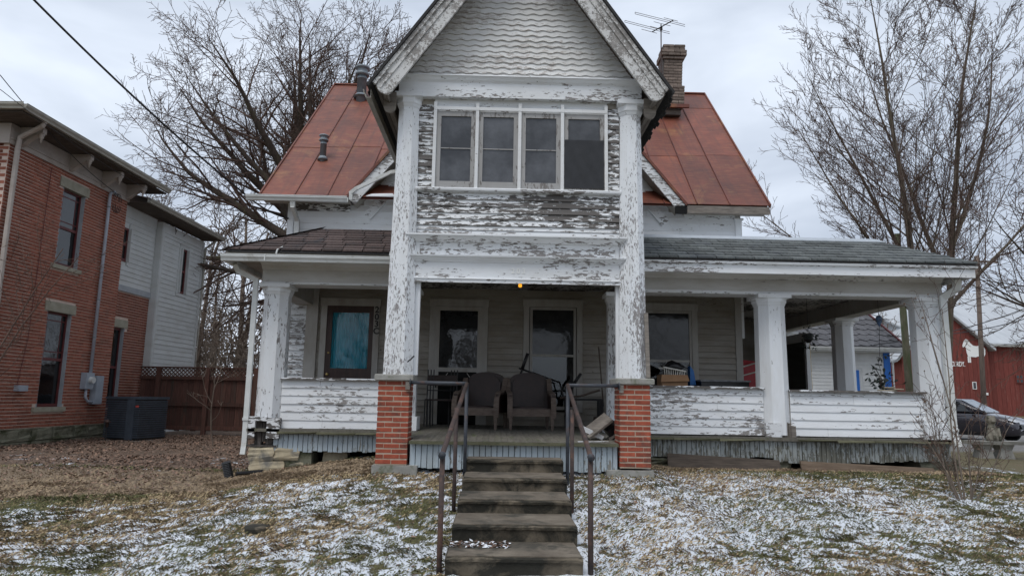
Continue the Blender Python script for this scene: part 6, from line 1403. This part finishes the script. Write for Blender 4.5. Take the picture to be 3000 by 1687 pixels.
for x_ in (2837, 2842, 2876): q_ = onY(x_, 1058, YBN); B('painted_leg', 'white_paint', BN, q_[0]-.05, q_[0]+.07, YBN-.03, YBN-.005, q_[2]-.12, q_[2]+.42)
# utility poles and lines
def upole(px0, py0, px1, py1, Y, r, mat, label):
    a_ = onY(px0, py0, Y); b_ = onY(px1, py1, Y); t = thing('utility_pole', (b_[0], b_[1], ghs(b_[0], b_[1])), label, 'pole'); d_ = a_-b_; d_ /= d_[2]
    foot = b_+d_*(ghs(b_[0], b_[1])-.2-b_[2]); top = a_+d_*2.6; MB().tube([foot, (foot+top)/2, top], [r, r*.9, r*.8], 12).build('pole', mat, t, True); return t, top
t1, top1 = upole(2645, 900, 2665, 1150, 23.5, .125, 'pole_green', 'leaning mossy green utility pole between the garage and the barn')
t2, top2 = upole(2868, 890, 2882, 1170, 36, .13, 'pole_brown', 'straight brown utility pole in front of the barn')
MB().bar(top2+[-1.1, 0, -.3], top2+[1.1, 0, -.3], .1, .1).build('crossarm', 'pole_brown', t2)
def cable(pts, r, label, sag=0):
    a_, b_ = np.array(pts[0]), np.array(pts[1]); p_ = [a_+(b_-a_)*k/16-np.array([0, 0, sag*4*(k/16)*(1-k/16)]) for k in range(17)]
    tag(MB().tube(p_, r, 6).build('cable', 'hair_line', None, True), label, 'cable')
he = onY(848, 612, 12.4)
cable((onY(20, -80, 8.6), onY(735, 583, 12.3)), .016, 'thick black service cable running down to the eave of the white house', .10)
cable((onY(735, 583, 12.3), onY(845, 640, 12.45)), .016, 'short black cable end looping below the white eave gutter', .05)
cable((onY(0, 220, 12.2), NP(2.70, .22, 5.66)), .008, 'thin black cable sloping across the brick house to its service mast', .15)
cable((onY(0, 262, 12.0), NP(3.55, .55, 6.0)), .006, 'finest dark wire stretched under the bracketed brick house eave', .10)
cable((onY(2560, 1010, 24), onY(3080, 870, 30)), .018, 'upper black power line crossing in front of the barn roof', .3)
cable((onY(2600, 985, 24), onY(3080, 905, 30)), .018, 'lower black power line crossing in front of the barn roof', .35)
# bench and statue
bq0 = onZ(2840, 1335, -.45); cxb, cyb = 12.35, 17.6; gz = ghs(cxb, cyb)
BE = thing('concrete_bench', (cxb, cyb, gz), 'grey concrete garden bench beside the drive', 'bench')
zt_ = onY(2900, 1291, 17.5)[2]; xb0, xb1 = onY(2840, 1290, 17.5)[0], onY(3003, 1296, 17.5)[0]
rg_ = []
for k in range(11): x_ = xb0+(xb1-xb0)*k/10; rg_.append([(x_, 17.35+.01*math.sin(k), zt_-.085), (x_, 17.8, zt_-.085), (x_, 17.82, zt_), (x_, 17.33, zt_)])
MB().loft(rg_).build('seat', 'bench_stone', BE)
for px0, px1 in ((2865, 2908), (2924, 2968)):
    a_, b_ = onY(px0, 1330, 17.5)[0], onY(px1, 1330, 17.5)[0]
    MB().loft([[(a_-.03, 17.42, gz-.1), (b_+.03, 17.42, gz-.1), (b_+.03, 17.74, gz-.1), (a_-.03, 17.74, gz-.1)], [(a_+.05, 17.45, gz+.2), (b_-.05, 17.45, gz+.2), (b_-.05, 17.7, gz+.2), (a_+.05, 17.7, gz+.2)], [(a_, 17.42, zt_-.085), (b_, 17.42, zt_-.085), (b_, 17.74, zt_-.085), (a_, 17.74, zt_-.085)]]).build('leg', 'bench_stone', BE)
sx0 = onY(2912, 1290, 17.55)[0]; rgs = np.random.RandomState(4)
prof = [(0, .17, .15, 0), (.04, .19, .16, 0), (.09, .17, .15, 0), (.14, .14, .13, -.01), (.22, .125, .12, -.01), (.30, .11, .10, -.02), (.37, .085, .08, -.03), (.41, .075, .075, -.03), (.45, .10, .10, -.035), (.51, .12, .115, -.04), (.57, .10, .10, -.035), (.61, .055, .06, -.03), (.62, .01, .01, -.03)]
mb = MB().loft([[(sx0+ox+rx*math.cos(a)*(1+.07*rgs.randn()), 17.55+ry*math.sin(a)*(1+.07*rgs.randn()), zt_+z_) for a in [2*math.pi*j/14 for j in range(14)]] for z_, rx, ry, ox in prof])
stt_ = thing('animal_statue', (sx0, 17.55, zt_), 'weathered stone statue of a seated animal on the bench', 'statue'); mb.build('body', 'statue_stone', stt_, True)
for dx in (-.09, .05): MB().lathe((sx0-.03+dx, 17.52, zt_+.58), [(.035, -.03), (.04, .0), (.03, .03), (.01, .045)], 8).build('ear', 'statue_stone', stt_, True)
MB().lathe((sx0-.05, 17.43, zt_+.48), [(.02, -.03), (.05, -.015), (.05, .02), (.02, .04)], 8).build('muzzle', 'statue_stone', stt_, True)
for dx in (-.07, .07): MB().tube([(sx0+dx-.01, 17.46, zt_+.32), (sx0+dx, 17.43, zt_+.15), (sx0+dx, 17.40, zt_+.04)], [.04, .035, .045], 8).build('foreleg', 'statue_stone', stt_, True)
# car
CARO = np.array([18.45, 27.3]); hd_a = R(34); f2d = np.array([math.sin(hd_a), -math.cos(hd_a)]); r2d = np.array([-f2d[1], f2d[0]])
gzc = -.47
def CP(l, w, z): p_ = CARO+f2d*l+r2d*w; return (p_[0], p_[1], gzc+z)   # l forward from centre, w to its left side
CAR = thing('parked_car', (CARO[0], CARO[1], gzc), 'dark purple black compact suv parked on the drive with its nose to the bench', 'car')
secs = [(2.12, .42, .68, .62, .66), (2.06, .30, .74, .80, .78), (1.85, .24, .78, .87, .88), (1.2, .22, .80, .885, 1.00), (.85, .22, .80, .885, 1.05), (0, .22, .80, .89, 1.06), (-1.2, .22, .80, .885, 1.08), (-1.9, .26, .78, .86, 1.06), (-2.08, .35, .72, .80, 1.0), (-2.12, .45, .66, .74, .9)]
rg_ = []
for l, zb, wb_, wm, zt2 in secs:
    rg_.append([CP(l, -wb_, zb), CP(l, -wm, zb+.18), CP(l, -wm, zt2-.28), CP(l, -wm*.95, zt2-.06), CP(l, -wm*.7, zt2), CP(l, 0, zt2+.025), CP(l, wm*.7, zt2), CP(l, wm*.95, zt2-.06), CP(l, wm, zt2-.28), CP(l, wm, zb+.18), CP(l, wb_, zb)])
MB().loft(rg_).build('body', 'car_paint', CAR, True)
gh_ = [(.95, .74, 1.05), (.15, .62, 1.52)]
cab = [(1.0, .76, .70, 1.04, 1.045), (.62, .765, .66, 1.05, 1.28), (.12, .77, .61, 1.06, 1.535), (-.5, .77, .61, 1.07, 1.59), (-1.3, .76, .60, 1.07, 1.55), (-1.75, .74, .60, 1.06, 1.40), (-2.0, .72, .66, 1.04, 1.05)]
rg_ = [[CP(l, -wb_, zb), CP(l, -wt, zt2), CP(l, 0, zt2+.02), CP(l, wt, zt2), CP(l, wb_, zb)] for l, wb_, wt, zb, zt2 in cab]
MB().loft(rg_).build('cabin', 'car_paint', CAR, True)
MB().quad(CP(1.02, -.66, 1.085), CP(1.02, .66, 1.085), CP(.16, .57, 1.565), CP(.16, -.57, 1.565)).build('windshield', 'windscreen', CAR)
for s_ in (-1, 1):
    MB().quad(CP(.55, s_*.785, 1.10), CP(-.45, s_*.79, 1.11), CP(-.45, s_*.635, 1.52), CP(.12, s_*.65, 1.47)).build('side_window', 'pane_dark', CAR); MB().quad(CP(-.53, s_*.79, 1.11), CP(-1.55, s_*.77, 1.12), CP(-1.3, s_*.635, 1.48), CP(-.53, s_*.635, 1.52)).build('side_window', 'pane_dark', CAR)
    MB().loft([[CP(2.09, s_*.42, .70), CP(2.0, s_*.80, .74), CP(1.8, s_*.88, .82), CP(1.78, s_*.86, .88), CP(2.0, s_*.72, .83), CP(2.09, s_*.42, .77)], [CP(2.11, s_*.42, .70), CP(2.03, s_*.815, .74), CP(1.82, s_*.90, .82), CP(1.80, s_*.88, .88), CP(2.02, s_*.73, .835), CP(2.11, s_*.42, .775)]]).build('headlight', 'headlight', CAR)
    MB().lathe(CP(1.92, s_*.80, .48), [(.02, -.04), (.05, 0), (.02, .04)], 8).build('fog_light', 'headlight', CAR)
    mr_ = MB().loft([[CP(.72, s_*.84, 1.06), CP(.72, s_*1.02, 1.08), CP(.72, s_*1.02, 1.2), CP(.72, s_*.86, 1.2)], [CP(.60, s_*.84, 1.06), CP(.60, s_*1.0, 1.08), CP(.60, s_*1.0, 1.2), CP(.60, s_*.86, 1.2)]]).build('mirror', 'car_paint', CAR)
    for l in (1.28, -1.28):
        ctr = np.array(CP(l, s_*.80, .33)); ax_ = np.array([r2d[0], r2d[1], 0])*s_; up_ = np.array([0, 0, 1.0]); fv = np.array([f2d[0], f2d[1], 0])
        ring = lambda r_, o_: [ctr+ax_*o_+r_*(math.cos(a)*fv+math.sin(a)*up_) for a in [2*math.pi*j/20 for j in range(20)]]
        ty = MB().loft([ring(.22, -.1), ring(.32, -.1), ring(.335, -.06), ring(.335, .07), ring(.32, .105), ring(.22, .105)]).build('wheel', 'tyre', CAR, True); MB().loft([ring(.225, .085), ring(.20, .10), ring(.05, .09)]).build('rim', 'rim', ty)
MB().loft([[CP(2.10, -.62, .50), CP(2.10, .62, .50), CP(2.08, .70, .64), CP(2.08, -.70, .64)], [CP(2.15, -.60, .50), CP(2.15, .60, .50), CP(2.13, .68, .64), CP(2.13, -.68, .64)]]).build('grille', 'plastic_black', CAR)
MB().loft([[CP(2.10, -.66, .68), CP(2.10, .66, .68), CP(2.09, .66, .75), CP(2.09, -.66, .75)], [CP(2.16, -.60, .68), CP(2.16, .60, .68), CP(2.14, .60, .75), CP(2.14, -.60, .75)]]).build('chrome_bar', 'chrome', CAR)
em = MB()
for q_ in (((-.065, .63), (-.05, .79)), ((.065, .63), (.05, .79)), ((-.06, .71), (.06, .71))):
    em.bar(CP(2.18, q_[0][0], q_[0][1]), CP(2.18, q_[1][0], q_[1][1]), .026, .02, (f2d[0], f2d[1], 0))
em.build('emblem', 'chrome', CAR); MB().loft([[CP(2.165, -.10, .60), CP(2.165, .10, .60), CP(2.165, .085, .82), CP(2.165, -.085, .82)], [CP(2.17, -.10, .60), CP(2.17, .10, .60), CP(2.17, .085, .82), CP(2.17, -.085, .82)]]).build('emblem_plate', 'black_paint', CAR)
MB().loft([[CP(2.06, -.72, .28), CP(2.06, .72, .28), CP(2.12, .66, .42), CP(2.12, -.66, .42)], [CP(2.10, -.70, .28), CP(2.10, .70, .28), CP(2.15, .64, .42), CP(2.15, -.64, .42)]]).build('bumper', 'plastic_black', CAR)
